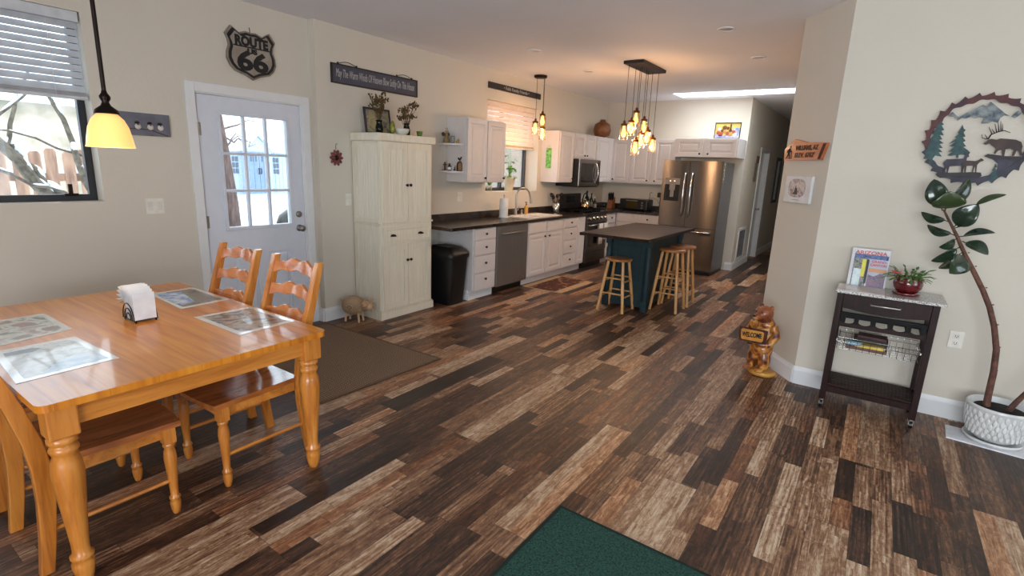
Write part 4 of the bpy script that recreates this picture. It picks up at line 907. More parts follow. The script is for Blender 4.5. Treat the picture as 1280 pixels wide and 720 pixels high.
# light switch plates and outlets
PL = mat('almond_plate', (236, 232, 222), 0.4); PLK = mat('switch_rocker', (228, 224, 214), 0.35)
def plate(label, loc, rz, w, kind, name='switch_plate', cat='light switch', mcol=PL):
    t = thing(name, label, cat, loc, rz); h = 0.118
    MB().box(-w/2, -0.007, -h/2, w/2, -0.0005, h/2).build('plate', mcol, t, bevel=0.002)
    if kind == 'rocker2':
        for x in (-w/4, w/4): MB().box(x-0.016, -0.011, -0.033, x+0.016, -0.0071, 0.033).build('rocker', PLK, t, bevel=0.002)
    elif kind == 'rocker':
        MB().box(-0.016, -0.011, -0.033, 0.016, -0.0071, 0.033).build('rocker', PLK, t, bevel=0.002)
    else:
        for z in (-0.024, 0.024):
            o = MB().box(-0.017, -0.010, z-0.015, 0.017, -0.0071, z+0.015).build('socket', PLK, t, bevel=0.002)
            MB().box(-0.008, -0.0105, z-0.005, -0.005, -0.0101, z+0.007).box(0.005, -0.0105, z-0.005, 0.008, -0.0101, z+0.007).cyl((0, -0.0101, z-0.009), (0, -0.0106, z-0.009), 0.003).build('slots', BLACK, o)
    return t
plate('almond double switch plate between dining window and door', (LX, 1.748, 1.208), PI/2, 0.125, 'rocker2')
plate('white switch plate in dark surround below the corner shelves', (KX, 5.20, 1.20), PI/2, 0.10, 'rocker')
plate('almond switch plate half hidden behind the tall pantry', (KX, 3.47, 1.215), PI/2, 0.07, 'rocker')
plate('almond electrical outlet low on wall between cart and plant', (0.578, 4.545, 0.567), 0, 0.078, 'outlet', 'electrical_outlet', 'outlet')

# ------------------------------------------------------------------ shelf ornaments beside the wall cabinet
zs = 1.845; SX = -4.35
t = thing('angel_figurine', 'dark winged angel figurine on the upper corner shelf', 'figurine', (-4.345, 4.86, zs), PI/2)
MB().lathe([(0.045, 0), (0.042, 0.01), (0.018, 0.10), (0.010, 0.115)], n=14).build('dress', mat('burlap_dress', (150, 130, 86), 0.9, c2=(112, 96, 66), scale=60), t); MB().ell((0, 0, 0.132), 0.017).build('head', mat('wooden_head', (196, 150, 112), 0.7), t)
MB().ell((-0.04, 0.015, 0.10), (0.034, 0.006, 0.024)).ell((0.04, 0.015, 0.10), (0.034, 0.006, 0.024)).tube([(0.02*math.cos(a*PI/6), 0, 0.165+0.008*math.sin(a*PI/6)) for a in range(12)], 0.0018, 5, closed=True).build('wings', mat('dark_wire_wing', (66, 58, 52), 0.7), t)
t = thing('small_picture_frame', 'small grey framed picture beside the angel on upper shelf', 'picture frame', (-4.27, 4.885, zs), PI/2)
MB().box(-0.033, 0, 0, 0.033, 0.01, 0.085).build('frame', mat('grey_frame', (120, 118, 112), 0.5), t, bevel=0.003); MB().box(-0.023, -0.001, 0.012, 0.023, -0.0001, 0.073).build('picture', picture('tiny_photo', [(60, 60, 60), (190, 190, 180), (120, 110, 100)], 50), t)
tag(MB().ell((0, 0, 0.018), (0.02, 0.024, 0.018)).ell((0, 0.012, 0.042), 0.012).build('yellow_figurine', mat('straw_yellow', (186, 150, 80), 0.8), loc=(-4.20, 4.89, zs)), 'tiny straw yellow bird figurine at front of upper shelf', 'figurine')
zs = 1.525
t = thing('wooden_cross', 'small brown wooden figure at the wall end of the lower shelf', 'figurine', (-4.36, 4.85, zs), PI/2); MB().box(-0.025, -0.02, 0, 0.025, 0.02, 0.008).box(-0.008, -0.006, 0.008, 0.008, 0.006, 0.10).box(-0.028, -0.006, 0.062, 0.028, 0.006, 0.078).build('body', mat('brown_carving', (112, 76, 44), 0.7), t)
t = thing('spice_bottle', 'small brown bottle with pale label on the lower shelf', 'bottle', (-4.30, 4.865, zs)); MB().lathe([(0.018, 0), (0.02, 0.004), (0.02, 0.05), (0.010, 0.066), (0.010, 0.085), (0, 0.085)], n=14).build('glass', mat('brown_bottle', (70, 44, 30), 0.2), t); MB().lathe([(0.0205, 0.012), (0.0205, 0.044)], n=14).build('paper_label', PAPER, t)
t = thing('tiny_frame', 'tiny red-bottomed white frame on the lower shelf', 'picture frame', (-4.235, 4.88, zs), PI/2); MB().box(-0.026, 0, 0, 0.026, 0.008, 0.062).build('frame', PAPER, t); MB().box(-0.02, -0.0015, 0.004, 0.02, -0.0001, 0.022).build('red_panel', mat('red_paint', (150, 28, 26), 0.5), t); MB().ell((0, -0.001, 0.036), (0.011, 0.003, 0.011), 10, 6).build('motif', mat('dark_red_motif', (90, 30, 26), 0.5), t)
t = thing('slate_apple_board', 'dark arched mini board with feather on the lower shelf', 'ornament', (-4.17, 4.905, zs), PI/2)
MB().prism([(-0.045, 0)] + [(-0.045*math.cos(a*PI/8), 0.075+0.04*math.sin(a*PI/8)) for a in range(0, 9)] + [(0.045, 0)], 0.0, 0.012).build('board', BRONZE, t); MB().prism([(-0.034, 0.01)] + [(-0.034*math.cos(a*PI/8), 0.07+0.032*math.sin(a*PI/8)) for a in range(0, 9)] + [(0.034, 0.01)], -0.003, -0.0001).build('face', mat('tan_face', (150, 118, 78), 0.7, c2=(112, 84, 52), scale=60), t)
MB().ell((-0.01, 0.006, 0.14), (0.03, 0.006, 0.012), R=Matrix.Rotation(0.6, 3, 'Y')).ell((0.022, 0.006, 0.15), (0.026, 0.006, 0.010), R=Matrix.Rotation(-0.8, 3, 'Y')).cyl((0.008, 0.006, 0.11), (0.008, 0.006, 0.14), 0.003).build('bow', BRONZE, t)

# suncatcher on cabinet side
t = thing('green_suncatcher', 'green glass panel ornament hanging on white wall cabinet side', 'ornament', (-4.285, 7.139, 1.60))
MB().box(-0.045, -0.008, 0, 0.045, -0.001, 0.30).build('panel', mat('mottled_green_glass', (62, 150, 40), 0.2, c2=(150, 210, 120), scale=30), t); MB().tube([(-0.03, -0.004, 0.30), (0, -0.004, 0.345), (0.03, -0.004, 0.30)], 0.002, 5).build('hook', NICKEL, t)
# window sill plant
t = thing('sill_plant', 'leafy green plant in a cream pot on the kitchen windowsill', 'potted plant', (-4.505, 6.41, KZ0))
MB().lathe([(0.055, 0), (0.06, 0.01), (0.085, 0.17), (0.09, 0.175), (0.09, 0.195), (0.08, 0.195), (0.078, 0.17), (0, 0.165)], n=24).build('pot', mat('cream_pot', (226, 214, 186), 0.5), t)
r = random.Random(12); lm = MB(); stm = MB()
def leaf(m, base, dirv, L, wd, droop=0.3, n=6, cup=0.0, up_=Vector((0, 0, 1)), tip=1.0):
    d = Vector(dirv).normalized(); side = d.cross(up_)
    side = side.normalized() if side.length > 1e-3 else Vector((1, 0, 0)); nrm = side.cross(d)
    vs = []
    for i in range(n+1):
        f = i/n; c_ = Vector(base)+d*L*f - Vector((0, 0, 1))*droop*L*f*f; ww = wd*math.sin(PI*min(1, f**0.8*0.97+0.015))**0.8*0.5
        vs += [c_-side*ww+nrm*cup*ww, c_, c_+side*ww+nrm*cup*ww]
    fs = []
    for i in range(n):
        k = i*3; fs += [(k, k+1, k+4, k+3), (k+1, k+2, k+5, k+4)]
    m.add(vs, fs, True)
for k in range(22):
    a = r.uniform(0, 2*PI); h = r.uniform(0.2, 0.52); rad = r.uniform(0.02, 0.13)
    q = Vector((0.5*rad*math.cos(a), rad*math.sin(a), h)); stm.tube([(0, 0, 0.165), (q.x*0.4, q.y*0.4, h*0.7), tuple(q)], 0.0025, 5)
    leaf(lm, q, (0.6*math.cos(a), math.sin(a), 0.1), r.uniform(0.06, 0.10), r.uniform(0.05, 0.075), 0.5)
LEAFG = mat('bright_green_leaf', (96, 156, 40), 0.4, c2=(66, 124, 34), scale=20)
o = lm.build('leaves', LEAFG, t, kind='stuff'); o.modifiers.new('s', 'SOLIDIFY').thickness = 0.001; stm.build('stems', LEAFG, t)
t = thing('sill_jar', 'small clear jar with green cutting on left of the windowsill', 'jar', (-4.50, 5.93, KZ0)); MB().lathe([(0.03, 0), (0.035, 0.01), (0.035, 0.08), (0.026, 0.10), (0.026, 0.11)], n=18).build('glass', JARGLASS, t); m = MB()
for k in range(6): leaf(m, (0, 0, 0.08), (math.cos(k), math.sin(k), 1.5), 0.1, 0.035, 0.3)
m.build('leaves', LEAFG, t)

# ------------------------------------------------------------------ worktop items near the range
t = thing('utensil_crock', 'steel canister of dark cooking utensils left of the range', 'utensil holder', (-4.27, 7.42, 0.912))
MB().lathe([(0.055, 0), (0.058, 0.004), (0.058, 0.165), (0.054, 0.165), (0.053, 0.02), (0, 0.02)], n=24).build('canister', CHROME, t)
r = random.Random(2)
for k in range(7):
    a = k*0.9; tx, ty = 0.10*math.cos(a), 0.11*math.sin(a); h = 0.25+r.uniform(0, .06)
    mm = BLACK if k != 2 else mat('wooden_spoon', (200, 164, 130), 0.6)
    u = MB().tube([(0.02*math.cos(a), 0.02*math.sin(a), 0.03), (tx*0.7, ty*0.7, h*0.75)], 0.005, 6); u.ell((tx*0.85, ty*0.85, h*0.9), (0.024, 0.024, 0.035), 10, 6)
    tag(u.build('cooking_utensil', mm, loc=(-4.27, 7.42, 0.912)), ('pale wooden spoon standing in the steel canister' if k == 2 else 'black cooking utensil standing in the steel canister'), 'utensil', 'utensils in the steel canister')
t = thing('tea_kettle', 'shiny brass-toned kettle with black handle on the range', 'kettle', (-4.10, 8.10, 0.955))
KT = mat('polished_warm_steel', (206, 180, 140), 0.15, 1.0)
MB().lathe([(0.075, 0), (0.085, 0.01), (0.088, 0.05), (0.07, 0.10), (0.035, 0.135), (0.012, 0.145), (0.012, 0.155), (0.016, 0.165), (0, 0.17)], n=28).build('body', KT, t)
MB().tube([(0, -0.05, 0.10), (0, -0.11, 0.16)], [0.018, 0.012], 10).build('spout', KT, t)
MB().tube([(0, 0.09*math.cos(a*PI/12), 0.12+0.135*math.sin(a*PI/12)) for a in range(0, 13)], 0.012, 8).build('handle', BLACK, t)
def bottle(name, label, loc, r_, h, m_, cap, cat='bottle'):
    t = thing(name, label, cat, loc); MB().lathe([(r_*0.95, 0), (r_, 0.006), (r_, h*0.58), (r_*0.4, h*0.75), (r_*0.35, h*0.94), (0, h*0.94)], n=18).build('glass', m_, t); MB().cyl((0, 0, h*0.9), (0, 0, h), r_*0.42).build('cap', cap, t)
    MB().lathe([(r_*1.01, h*0.15), (r_*1.01, h*0.45)], n=18).build('paper_label', mat('bottle_label', (170, 160, 140), 0.7, c2=(60, 60, 60), scale=60), t); return t
DB = mat('dark_bottle_glass', (14, 16, 12), 0.12)
bottle('oil_bottle', 'tall dark oil bottle behind the right burners', (-4.30, 8.56, 0.912), 0.042, 0.32, DB, BLACK)
bottle('oil_bottle', 'short dark oil bottle with pale label right of the range', (-4.16, 8.60, 0.912), 0.034, 0.22, DB, NICKEL)
bottle('oil_bottle', 'third dark bottle standing behind, in the corner of range side', (-4.28, 8.70, 0.912), 0.036, 0.28, DB, BRONZE)
t = thing('knife_block', 'wooden knife block holding black knives in the kitchen corner', 'knife block', (-4.15, 9.25, 0.912))
MB().hexa([(-0.05, -0.05, 0), (0.05, -0.05, 0), (0.05, 0.10, 0), (-0.05, 0.10, 0)], [(-0.05, -0.02, 0.14), (0.05, -0.02, 0.14), (0.05, 0.09, 0.20), (-0.05, 0.09, 0.20)]).build('block', mat('warm_wood_block', (160, 100, 62), 0.5), t)
for k in range(6):
    x = -0.035+0.035*(k % 3); y = 0.0+0.045*(k//3); tag(MB().cyl((x, y, 0.14+0.02*(k//3)), (x, y-0.03, 0.27+0.02*(k//3)), 0.011).build('kitchen_knife', BLACK, loc=(-4.15, 9.25, 0.912)), 'black knife handle sticking out of the wooden block', 'knife', 'knives in the wooden block')
t = thing('toaster_oven', 'black toaster oven on the corner worktop under wall cabinets', 'toaster oven', (-3.90, 9.10, 0.912))
MB().box(0, 0, 0.015, 0.52, 0.30, 0.20).build('case', BLACK, t, bevel=0.012); MB().box(0.13, -0.006, 0.045, 0.34, -0.0005, 0.165).build('window', mat('amber_oven_glass', (70, 56, 30), 0.1), t)
for k in range(3): MB().cyl((0.43, -0.0005, 0.055+0.045*k), (0.43, -0.02, 0.055+0.045*k), 0.014).build('knob', NICKEL, t)
MB().tube([(0.13, -0.006, 0.175), (0.13, -0.03, 0.175), (0.34, -0.03, 0.175), (0.34, -0.006, 0.175)], 0.006, 6).build('handle', NICKEL, t)
for x in (0.04, 0.48): MB().cyl((x, 0.04, 0), (x, 0.04, 0.015), 0.012).cyl((x, 0.26, 0), (x, 0.26, 0.015), 0.012).build('foot', BLACK, t)
t = thing('banana_hook', 'thin black wire stand with looping arm behind toaster oven', 'stand', (-3.45, 9.38, 0.912)); MB().lathe([(0.05, 0), (0.05, 0.008), (0, 0.009)], n=16).build('base', BLACK, t)
MB().tube([(0, 0, 0), (0, 0, 0.30), (0.02, 0, 0.33), (0.05, 0, 0.32)], 0.004, 6).build('pole', BLACK, t); MB().tube([(0, 0, 0.22), (0.08, 0, 0.23), (0.15, 0, 0.20), (0.20, 0, 0.12), (0.27, 0, 0.11)], 0.003, 6).build('arm', BLACK, t)
t = thing('coffee_maker', 'black coffee maker partly hidden beside the refrigerator', 'coffee maker', (-3.22, 9.12, 0.912))
MB().box(0, 0, 0, 0.17, 0.26, 0.03).box(0, 0.15, 0.03, 0.17, 0.26, 0.34).box(0, 0, 0.26, 0.17, 0.15, 0.34).build('housing', BLACK, t, bevel=0.008)
MB().lathe([(0.05, 0.031), (0.06, 0.06), (0.055, 0.14), (0.04, 0.17), (0, 0.17)], (0.085, 0.075, 0), 18).build('carafe', NICKEL, t)
t = thing('round_basket', 'brown round wooden ornament on top of the corner cabinets', 'ornament', (-4.19, 8.75, 2.161))
m = MB(); m.lathe([(0.0, 0), (0.05, 0.0), (0.13, 0.03), (0.155, 0.12), (0.13, 0.22), (0.06, 0.26), (0.04, 0.30), (0.0, 0.30)], n=22); m.build('body', mat('brown_wood_ornament', (134, 84, 44), 0.5, c2=(98, 58, 32), scale=16), t)
MB().tube([(0.0, 0.12, 0.26), (0.0, 0.17, 0.22), (0.0, 0.18, 0.14), (0, 0.14, 0.08)], 0.012, 8).build('handle', mat('brown_handle', (110, 68, 36), 0.5), t)
# picture above fridge
t = thing('still_life_picture', 'colourful framed still life standing on the cabinet above refrigerator', 'picture', (-2.335, 8.96, 2.161))
w, h = 0.39, 0.245; RX = Matrix.Rotation(math.radians(-6), 4, 'X')
MB(RX).box(0, 0, 0, w, 0.014, 0.010).box(0, 0, h-0.01, w, 0.014, h).box(0, 0, 0.01, 0.01, 0.014, h-0.01).box(w-0.01, 0, 0.01, w, 0.014, h-0.01).build('frame', BRONZE, t)
m = MB(RX); m.box(0.01, 0.006, 0.01, w-0.01, 0.010, h-0.01); m.cur = 1; m.prism([(0.01, 0.01), (0.01, 0.07), (0.16, 0.05), (0.30, 0.17), (w-0.01, 0.16), (w-0.01, 0.01)][::-1], 0.004, 0.0059)
bo = [(0.06, 0.09, .03, 2), (0.10, 0.07, .035, 2), (0.15, 0.11, .03, 3), (0.20, 0.08, .03, 2), (0.25, 0.07, .035, 3), (0.29, 0.10, .03, 2), (0.31, 0.06, .03, 4), (0.15, 0.17, .035, 5), (0.20, 0.16, .025, 5), (0.07, 0.14, .028, 4), (0.12, 0.12, .025, 5), (0.24, 0.12, .025, 5)]
for x, z, rr_, mi in bo: m.cur = mi; m.ell((x, 0.003, z), (rr_, 0.003, rr_), 12, 6)
m.cur = 6; m.box(0.232, 0.0, 0.12, 0.25, 0.004, 0.22); m.box(0.06, 0.0, 0.04, 0.12, 0.003, 0.055)
m.build('picture', [mat('pic_yellow', (232, 204, 110), 0.6), mat('pic_blue', (120, 136, 190), 0.6, c2=(200, 206, 226), scale=20), mat('pic_red', (186, 90, 66), 0.6), mat('pic_gold', (200, 160, 80), 0.6), mat('pic_white', (230, 226, 220), 0.6), mat('pic_brown', (120, 78, 40), 0.6), mat('pic_dark', (36, 34, 40), 0.6)], t)

# ------------------------------------------------------------------ pendants with mason jars
WARM = (1.0, 0.62, 0.36)
BULB = mat('warm_glowing_filament_bulb', (255, 190, 90), 0.3, emit=(255, 186, 84), es=5.0)
COPPER = mat('aged_copper_lid', (120, 78, 52), 0.4, 0.8)
def point(name, parent, loc, e, rad=0.03, col=WARM):
    l = bpy.data.lights.new(name, 'POINT'); l.energy = e; l.color = col; l.shadow_soft_size = rad
    o = bpy.data.objects.new(name, l); COL.objects.link(o); o.parent = parent; o.location = loc; return o
def make_jar(parent, x, y, z, ztop, e):
    # z is bulb centre
    j = MB().lathe([(0.040, z-0.075), (0.046, z-0.07), (0.047, z-0.065), (0.047, z+0.055), (0.038, z+0.075), (0.037, z+0.092)], (x, y, 0), 20).build('jar', JARGLASS, parent)
    MB().lathe([(0.041, z+0.078), (0.041, z+0.10), (0.03, z+0.105), (0.016, z+0.108), (0.014, z+0.135), (0.004, z+0.14)], (x, y, 0), 18).build('lid', COPPER, j)
    MB().lathe([(0.0, z-0.05), (0.018, z-0.042), (0.026, z-0.018), (0.024, z+0.012), (0.014, z+0.045), (0.012, z+0.075)], (x, y, 0), 14).build('bulb', BULB, j)
    MB().tube([(x, y, z+0.135), (x, y, ztop)], 0.003, 5).build('cord', BRONZE, parent)
    if e: point('bulb_light', parent, (x, y, z-0.10), e)
t = thing('jar_chandelier', 'cluster of eight glowing mason jar lamps over the kitchen island', 'chandelier', (0, 0, 0))
MB().box(-2.645, 5.95, 2.79, -2.405, 6.70, 2.8245).build('canopy', mat('dark_wood_canopy', (44, 32, 32), 0.5, c2=(30, 22, 22)), t, bevel=0.004)
for x, y, z in ((-2.60, 6.011, 2.038), (-2.60, 6.219, 2.094), (-2.56, 6.25, 2.207), (-2.56, 6.52, 2.135), (-2.54, 6.41, 1.962), (-2.52, 6.56, 2.01), (-2.52, 6.20, 1.868), (-2.47, 6.63, 1.921)):
    make_jar(t, x, y, z, 2.79, 4.6)
t = thing('jar_pendant', 'three glowing mason jar lamps on a round canopy over the sink', 'pendant lamp', (0, 0, 0))
MB().lathe([(0.09, 2.8245), (0.09, 2.80), (0.075, 2.79), (0, 2.79)], (-4.06, 6.44, 0), 24).build('canopy', BRONZE, t)
for x, y, z in ((-4.06, 6.36, 2.12), (-4.03, 6.49, 2.228), (-4.03, 6.505, 2.055)): make_jar(t, x, y, z, 2.79, 4.6)

# amber bell pendant over the dining table
t = thing('bell_pendant', 'amber glass bell pendant lamp hanging over the dining table', 'pendant lamp', (-2.98, 1.005, 0))
zb = 1.618
AMB = NT('frosted_amber_glass'); v = AMB.coord(); 
AMB.b.inputs['Base Color'].default_value = lin((255, 205, 120)); AMB.b.inputs['Roughness'].default_value = 0.35
AMB.b.inputs['Emission Color'].default_value = lin((255, 204, 122)); AMB.b.inputs['Emission Strength'].default_value = 0.62; AMB.b.inputs['Transmission Weight'].default_value = 0.0
m = MB(); m.lathe([(0.095, zb), (0.093, zb+0.005), (0.088, zb+0.04), (0.078, zb+0.09), (0.062, zb+0.125), (0.040, zb+0.148), (0.025, zb+0.155)], n=36); sh = m.build('shade', AMB.m, t); sh.modifiers.new('s', 'SOLIDIFY').thickness = 0.004
MB().lathe([(0.05, zb+0.148), (0.045, zb+0.165), (0.02, zb+0.185), (0.014, zb+0.20), (0.022, zb+0.215), (0.022, zb+0.225), (0.012, zb+0.24), (0.010, zb+0.25)], n=24).build('socket_cup', BRONZE, t)
MB().cyl((0, 0, zb+0.24), (0, 0, 2.80), 0.009).build('rod', BRONZE, t); MB().lathe([(0.065, 2.8245), (0.062, 2.805), (0.03, 2.795), (0.01, 2.78)], n=24).build('canopy', BRONZE, t)
MB().lathe([(0.0, zb+0.035), (0.024, zb+0.045), (0.03, zb+0.075), (0.018, zb+0.11), (0.014, zb+0.145)], n=18).build('bulb', mat('warm_bulb', (255, 220, 140), 0.3, emit=(255, 205, 110), es=4.0), t)
point('bulb_light', t, (0, 0, zb-0.01), 5.0, 0.05, (1.0, 0.75, 0.45))

# recessed ceiling lights (off)
CANIN = mat('can_light_lens', (186, 178, 170), 0.5)
for i, (x, y, lb) in enumerate(((-1.316, 5.04, 'white recessed ceiling light nearest the angled wall'), (-1.29, 6.34, 'white recessed ceiling light nearest the skylight'), (-3.309, 6.39, 'white recessed ceiling light between sink pendant and chandelier'), (-3.296, 5.08, 'white recessed ceiling light in front of the sink pendant'))):
    t = thing('ceiling_light', lb, 'recessed light', (x, y, H), 0, 'recessed lights in the kitchen ceiling')
    MB().lathe([(0.075, -0.0005), (0.075, -0.007), (0.06, -0.010), (0.056, -0.006), (0.056, -0.0005)], n=28).build('trim_ring', TRIM, t); MB().cyl((0, 0, -0.0005), (0, 0, -0.004), 0.055, n=28).build('lens', CANIN, t)

# ------------------------------------------------------------------ island
t = thing('kitchen_island', 'dark teal kitchen island with brown overhanging top', 'kitchen island', (-2.31, 6.3, 0))
MB().box(-0.41, -1.01, 0.878, 0.40, 0.66, 0.912).build('island_top', ISLTOP, t, bevel=0.004)
m = MB(); m.box(-0.235, -0.49, 0.03, 0.225, 0.60, 0.877); m.box(-0.25, -0.50, 0.83, 0.24, 0.62, 0.8775); m.build('cabinet', TEAL, t)
for (x, y) in ((-0.25, -0.515), (0.24, -0.515), (-0.25, 0.60), (0.24, 0.60)):
    m = MB(); m.box(x-0.035, y-0.035, 0.76, x+0.035, y+0.035, 0.8775); m.box(x-0.035, y-0.035, 0.0, x+0.035, y+0.035, 0.12); m.lathe([(0.030, 0.12), (0.024, 0.14), (0.034, 0.17), (0.034, 0.70), (0.024, 0.73), (0.030, 0.76)], (x, y, 0), 16); m.build('post', TEAL, t, bevel=0.003)
MB().panel(-0.20, 0.06, 0.19, 0.80, -0.50, 0.009, ((0, 0), (0.05, 0), (0.055, 0.006))).build('end_panel', TEAL, t)

# stools
def make_stool(label, loc, h, rz):
    t = thing('bar_stool', label, 'stool', loc, rz, 'round pine stools at the island')
    R_ = 0.155
    MB().lathe([(R_*0.85, h-0.034), (R_-0.004, h-0.030), (R_, h-0.020), (R_, h-0.012), (R_-0.006, h-0.003), (R_*0.8, h), (0.0, h-0.004)], n=36).build('seat', STOOLS, t)
    lg = []
    for a in (45, 135, 225, 315):
        a = math.radians(a); b = Vector((0.222*math.cos(a), 0.222*math.sin(a), 0.0)); tp = Vector((0.125*math.cos(a), 0.125*math.sin(a), h-0.033))
        MB().tube([b, b.lerp(tp, 0.5), tp], [0.017, 0.0195, 0.016], 12).build('leg', STOOLW, t); lg.append((b, tp))
    for k in range(4):
        for f in ((0.30, 0.60) if h < 0.7 else (0.25, 0.52)):
            f2_ = f + (0.0 if k % 2 else 0.06)
            MB().cyl(lg[k][0].lerp(lg[k][1], f2_), lg[(k+1) % 4][0].lerp(lg[(k+1) % 4][1], f2_), 0.0095, n=10).build('rung', STOOLW, t)
    return t
make_stool('short round pine stool tucked under the island front overhang', (-2.375, 5.66, 0), 0.62, 0.0)
s2 = make_stool('tall round pine stool beside the island, nearer to the camera', (-1.90, 6.10, 0), 0.735, 0.0)
dup(s2, (-1.90, 6.50, 0), 0.05, 'tall round pine stool beside the island, nearer the refrigerator')

# ------------------------------------------------------------------ rugs
def rugq(name, label, pts, h, m_, border=None, cat='rug'):
    t = thing(name, label, cat)
    m = MB(); m.prism([tuple(p) for p in pts], 0.0005, h, 'xy'); m.build('pile', m_, t)
    c_ = Vector((sum(p[0] for p in pts)/4, sum(p[1] for p in pts)/4)); 
    if border:
        w, bm = border; b = MB()
        q = [Vector(p) for p in pts]; n = len(q)
        for i in range(n):
            a, bb_ = q[i], q[(i+1) % n]; ai = a+(c_-a).normalized()*w*1.4; bi = bb_+(c_-bb_).normalized()*w*1.4
            b.hexa([(a.x, a.y, 0.0005), (bb_.x, bb_.y, 0.0005), (bi.x, bi.y, 0.0005), (ai.x, ai.y, 0.0005)], [(a.x, a.y, h+0.002), (bb_.x, bb_.y, h+0.002), (bi.x, bi.y, h+0.002), (ai.x, ai.y, h+0.002)])
        b.build('edge_binding', bm, t)
    return t
rugq('door_mat', 'large brown woven mat in front of the exterior door', [(-4.34, 1.98), (-2.855, 1.965), (-2.815, 3.105), (-4.36, 3.10)], 0.008, MATBROWN, (0.018, mat('brown_binding', (104, 82, 62), 0.9)))
rugq('green_mat', 'dark green carpet mat at the bottom edge of the floor', [(-1.035, 0.95), (0.30, 0.93), (0.32, 1.965), (-1.035, 2.002)], 0.010, GREEN, (0.014, mat('dark_green_binding', (10, 34, 28), 0.9)), 'mat')
t = thing('kitchen_rug', 'small rug with tan border and red-brown centre before the sink', 'rug', (-3.55, 6.37, 0))
def krug():
    n = NT('patterned_rug_centre'); v = n.coord(); a = n.n('ShaderNodeTexVoronoi', i_Scale=11.0); n.l(v, a.inputs['Vector']); b = n.n('ShaderNodeTexNoise', i_Scale=14.0, i_Detail=3.0); n.l(v, b.inputs['Vector'])
    f = n.math('ADD', n.math('MULTIPLY', a.outputs[0], 0.5), n.math('MULTIPLY', b.outputs[0], 0.55)); n.l(n.ramp(f, [(0.3, (46, 26, 24)), (0.45, (96, 44, 34)), (0.56, (60, 34, 28)), (0.7, (150, 108, 76))]), n.b.inputs['Base Color']); n.b.inputs['Roughness'].default_value = 0.95; return n.m
MB().box(-0.21, -0.47, 0.0005, 0.20, 0.47, 0.008).build('centre_field', krug(), t)
TANB = mat('tan_rug_border', (196, 168, 132), 0.95); 
MB().box(-0.30, -0.47, 0.0005, -0.21, 0.47, 0.0078).box(-0.30, -0.475, 0.0005, 0.31, -0.44, 0.0079).box(-0.30, 0.44, 0.0005, 0.31, 0.475, 0.0079).box(0.20, -0.47, 0.0005, 0.31, 0.47, 0.0078).build('border', TANB, t)
m = MB(); m.box(0.195, -0.47, 0.0082, 0.203, 0.47, 0.0088)
for k in range(9): m.box(0.203, -0.44+k*0.108, 0.0082, 0.305, -0.432+k*0.108, 0.0086)
m.build('border_lines', mat('brown_rug_line', (104, 70, 50), 0.95), t)

# ------------------------------------------------------------------ dining table
TX0, TX1, TY0, TY1, TZ = -3.80, -2.185, 0.43, 1.56, 0.76
t = thing('dining_table', 'honey oak dining table with turned legs in the left foreground', 'table', ((TX0+TX1)/2, (TY0+TY1)/2, 0))
hx, hy = (TX1-TX0)/2, (TY1-TY0)/2
m = MB(); npl = 6
m.prism([(-hx+0.03, -hy), (hx-0.03, -hy), (hx-0.009, -hy+0.009), (hx, -hy+0.03), (hx, hy-0.03), (hx-0.009, hy-0.009), (hx-0.03, hy), (-hx+0.03, hy), (-hx, hy-0.03), (-hx, -hy+0.03)], TZ-0.028, TZ, 'xy')
def ttop():
    n = NT('oak_table_boards'); tc = n.n('ShaderNodeTexCoord'); sp = n.n('ShaderNodeSeparateXYZ'); n.l(tc.outputs['Object'], sp.inputs[0])
    yy = n.math('DIVIDE', n.math('ADD', sp.outputs[1], 5.0), 0.16); i = n.math('FLOOR', yy); wn_ = n.n('ShaderNodeTexWhiteNoise', noise_dimensions='1D'); n.l(i, wn_.inputs['W'])
    cv = n.n('ShaderNodeCombineXYZ'); n.l(n.math('ADD', n.math('MULTIPLY', sp.outputs[0], 1.2), n.math('MULTIPLY', wn_.outputs[0], 9.0)), cv.inputs[0]); n.l(n.math('MULTIPLY', sp.outputs[1], 16.0), cv.inputs[1])
    nz = n.n('ShaderNodeTexNoise', i_Scale=1.5, i_Detail=6.0, i_Distortion=0.7); n.l(cv.outputs[0], nz.inputs['Vector'])
    f = n.math('ADD', n.math('MULTIPLY', nz.outputs[0], 0.8), n.math('MULTIPLY', wn_.outputs[0], 0.2))
    c_ = n.ramp(f, [(0.30, (176, 98, 22)), (0.5, (206, 126, 32)), (0.7, (224, 150, 50))])
    g = n.math('LESS_THAN', n.math('FRACT', yy), 0.012); n.l(n.mix(n.math('MULTIPLY', g, 0.5), c_, lin((120, 66, 26))), n.b.inputs['Base Color'])
    n.b.inputs['Roughness'].default_value = 0.3; n.b.inputs['Coat Weight'].default_value = 0.35; n.b.inputs['Coat Roughness'].default_value = 0.06; return n.m
m.build('tabletop', ttop(), t, bevel=0.012, seg=3)
ax, ay = hx-0.075, hy-0.075
z0, z1 = TZ-0.118, TZ-0.0285
for a_, b_ in ((-ay-0.025, -ay-0.003), (ay+0.003, ay+0.025)): MB().box(-ax, a_, z0, ax, b_, z1).build('apron', OAKX, t, bevel=0.002)
for a_, b_ in ((-ax-0.025, -ax-0.003), (ax+0.003, ax+0.025)): MB().box(a_, -ay, z0, b_, ay, z1).build('apron', OAKY, t, bevel=0.002)
LEGP = [(0.016, 0), (0.022, 0.004), (0.030, 0.03), (0.036, 0.07), (0.036, 0.085), (0.030, 0.10), (0.037, 0.108), (0.038, 0.118), (0.028, 0.130), (0.028, 0.17), (0.036, 0.28), (0.046, 0.40), (0.050, 0.46), (0.046, 0.51), (0.036, 0.535), (0.040, 0.545), (0.046, 0.558), (0.040, 0.572), (0.034, 0.576), (0.046, 0.586), (0.046, 0.602), (0.036, 0.612)]
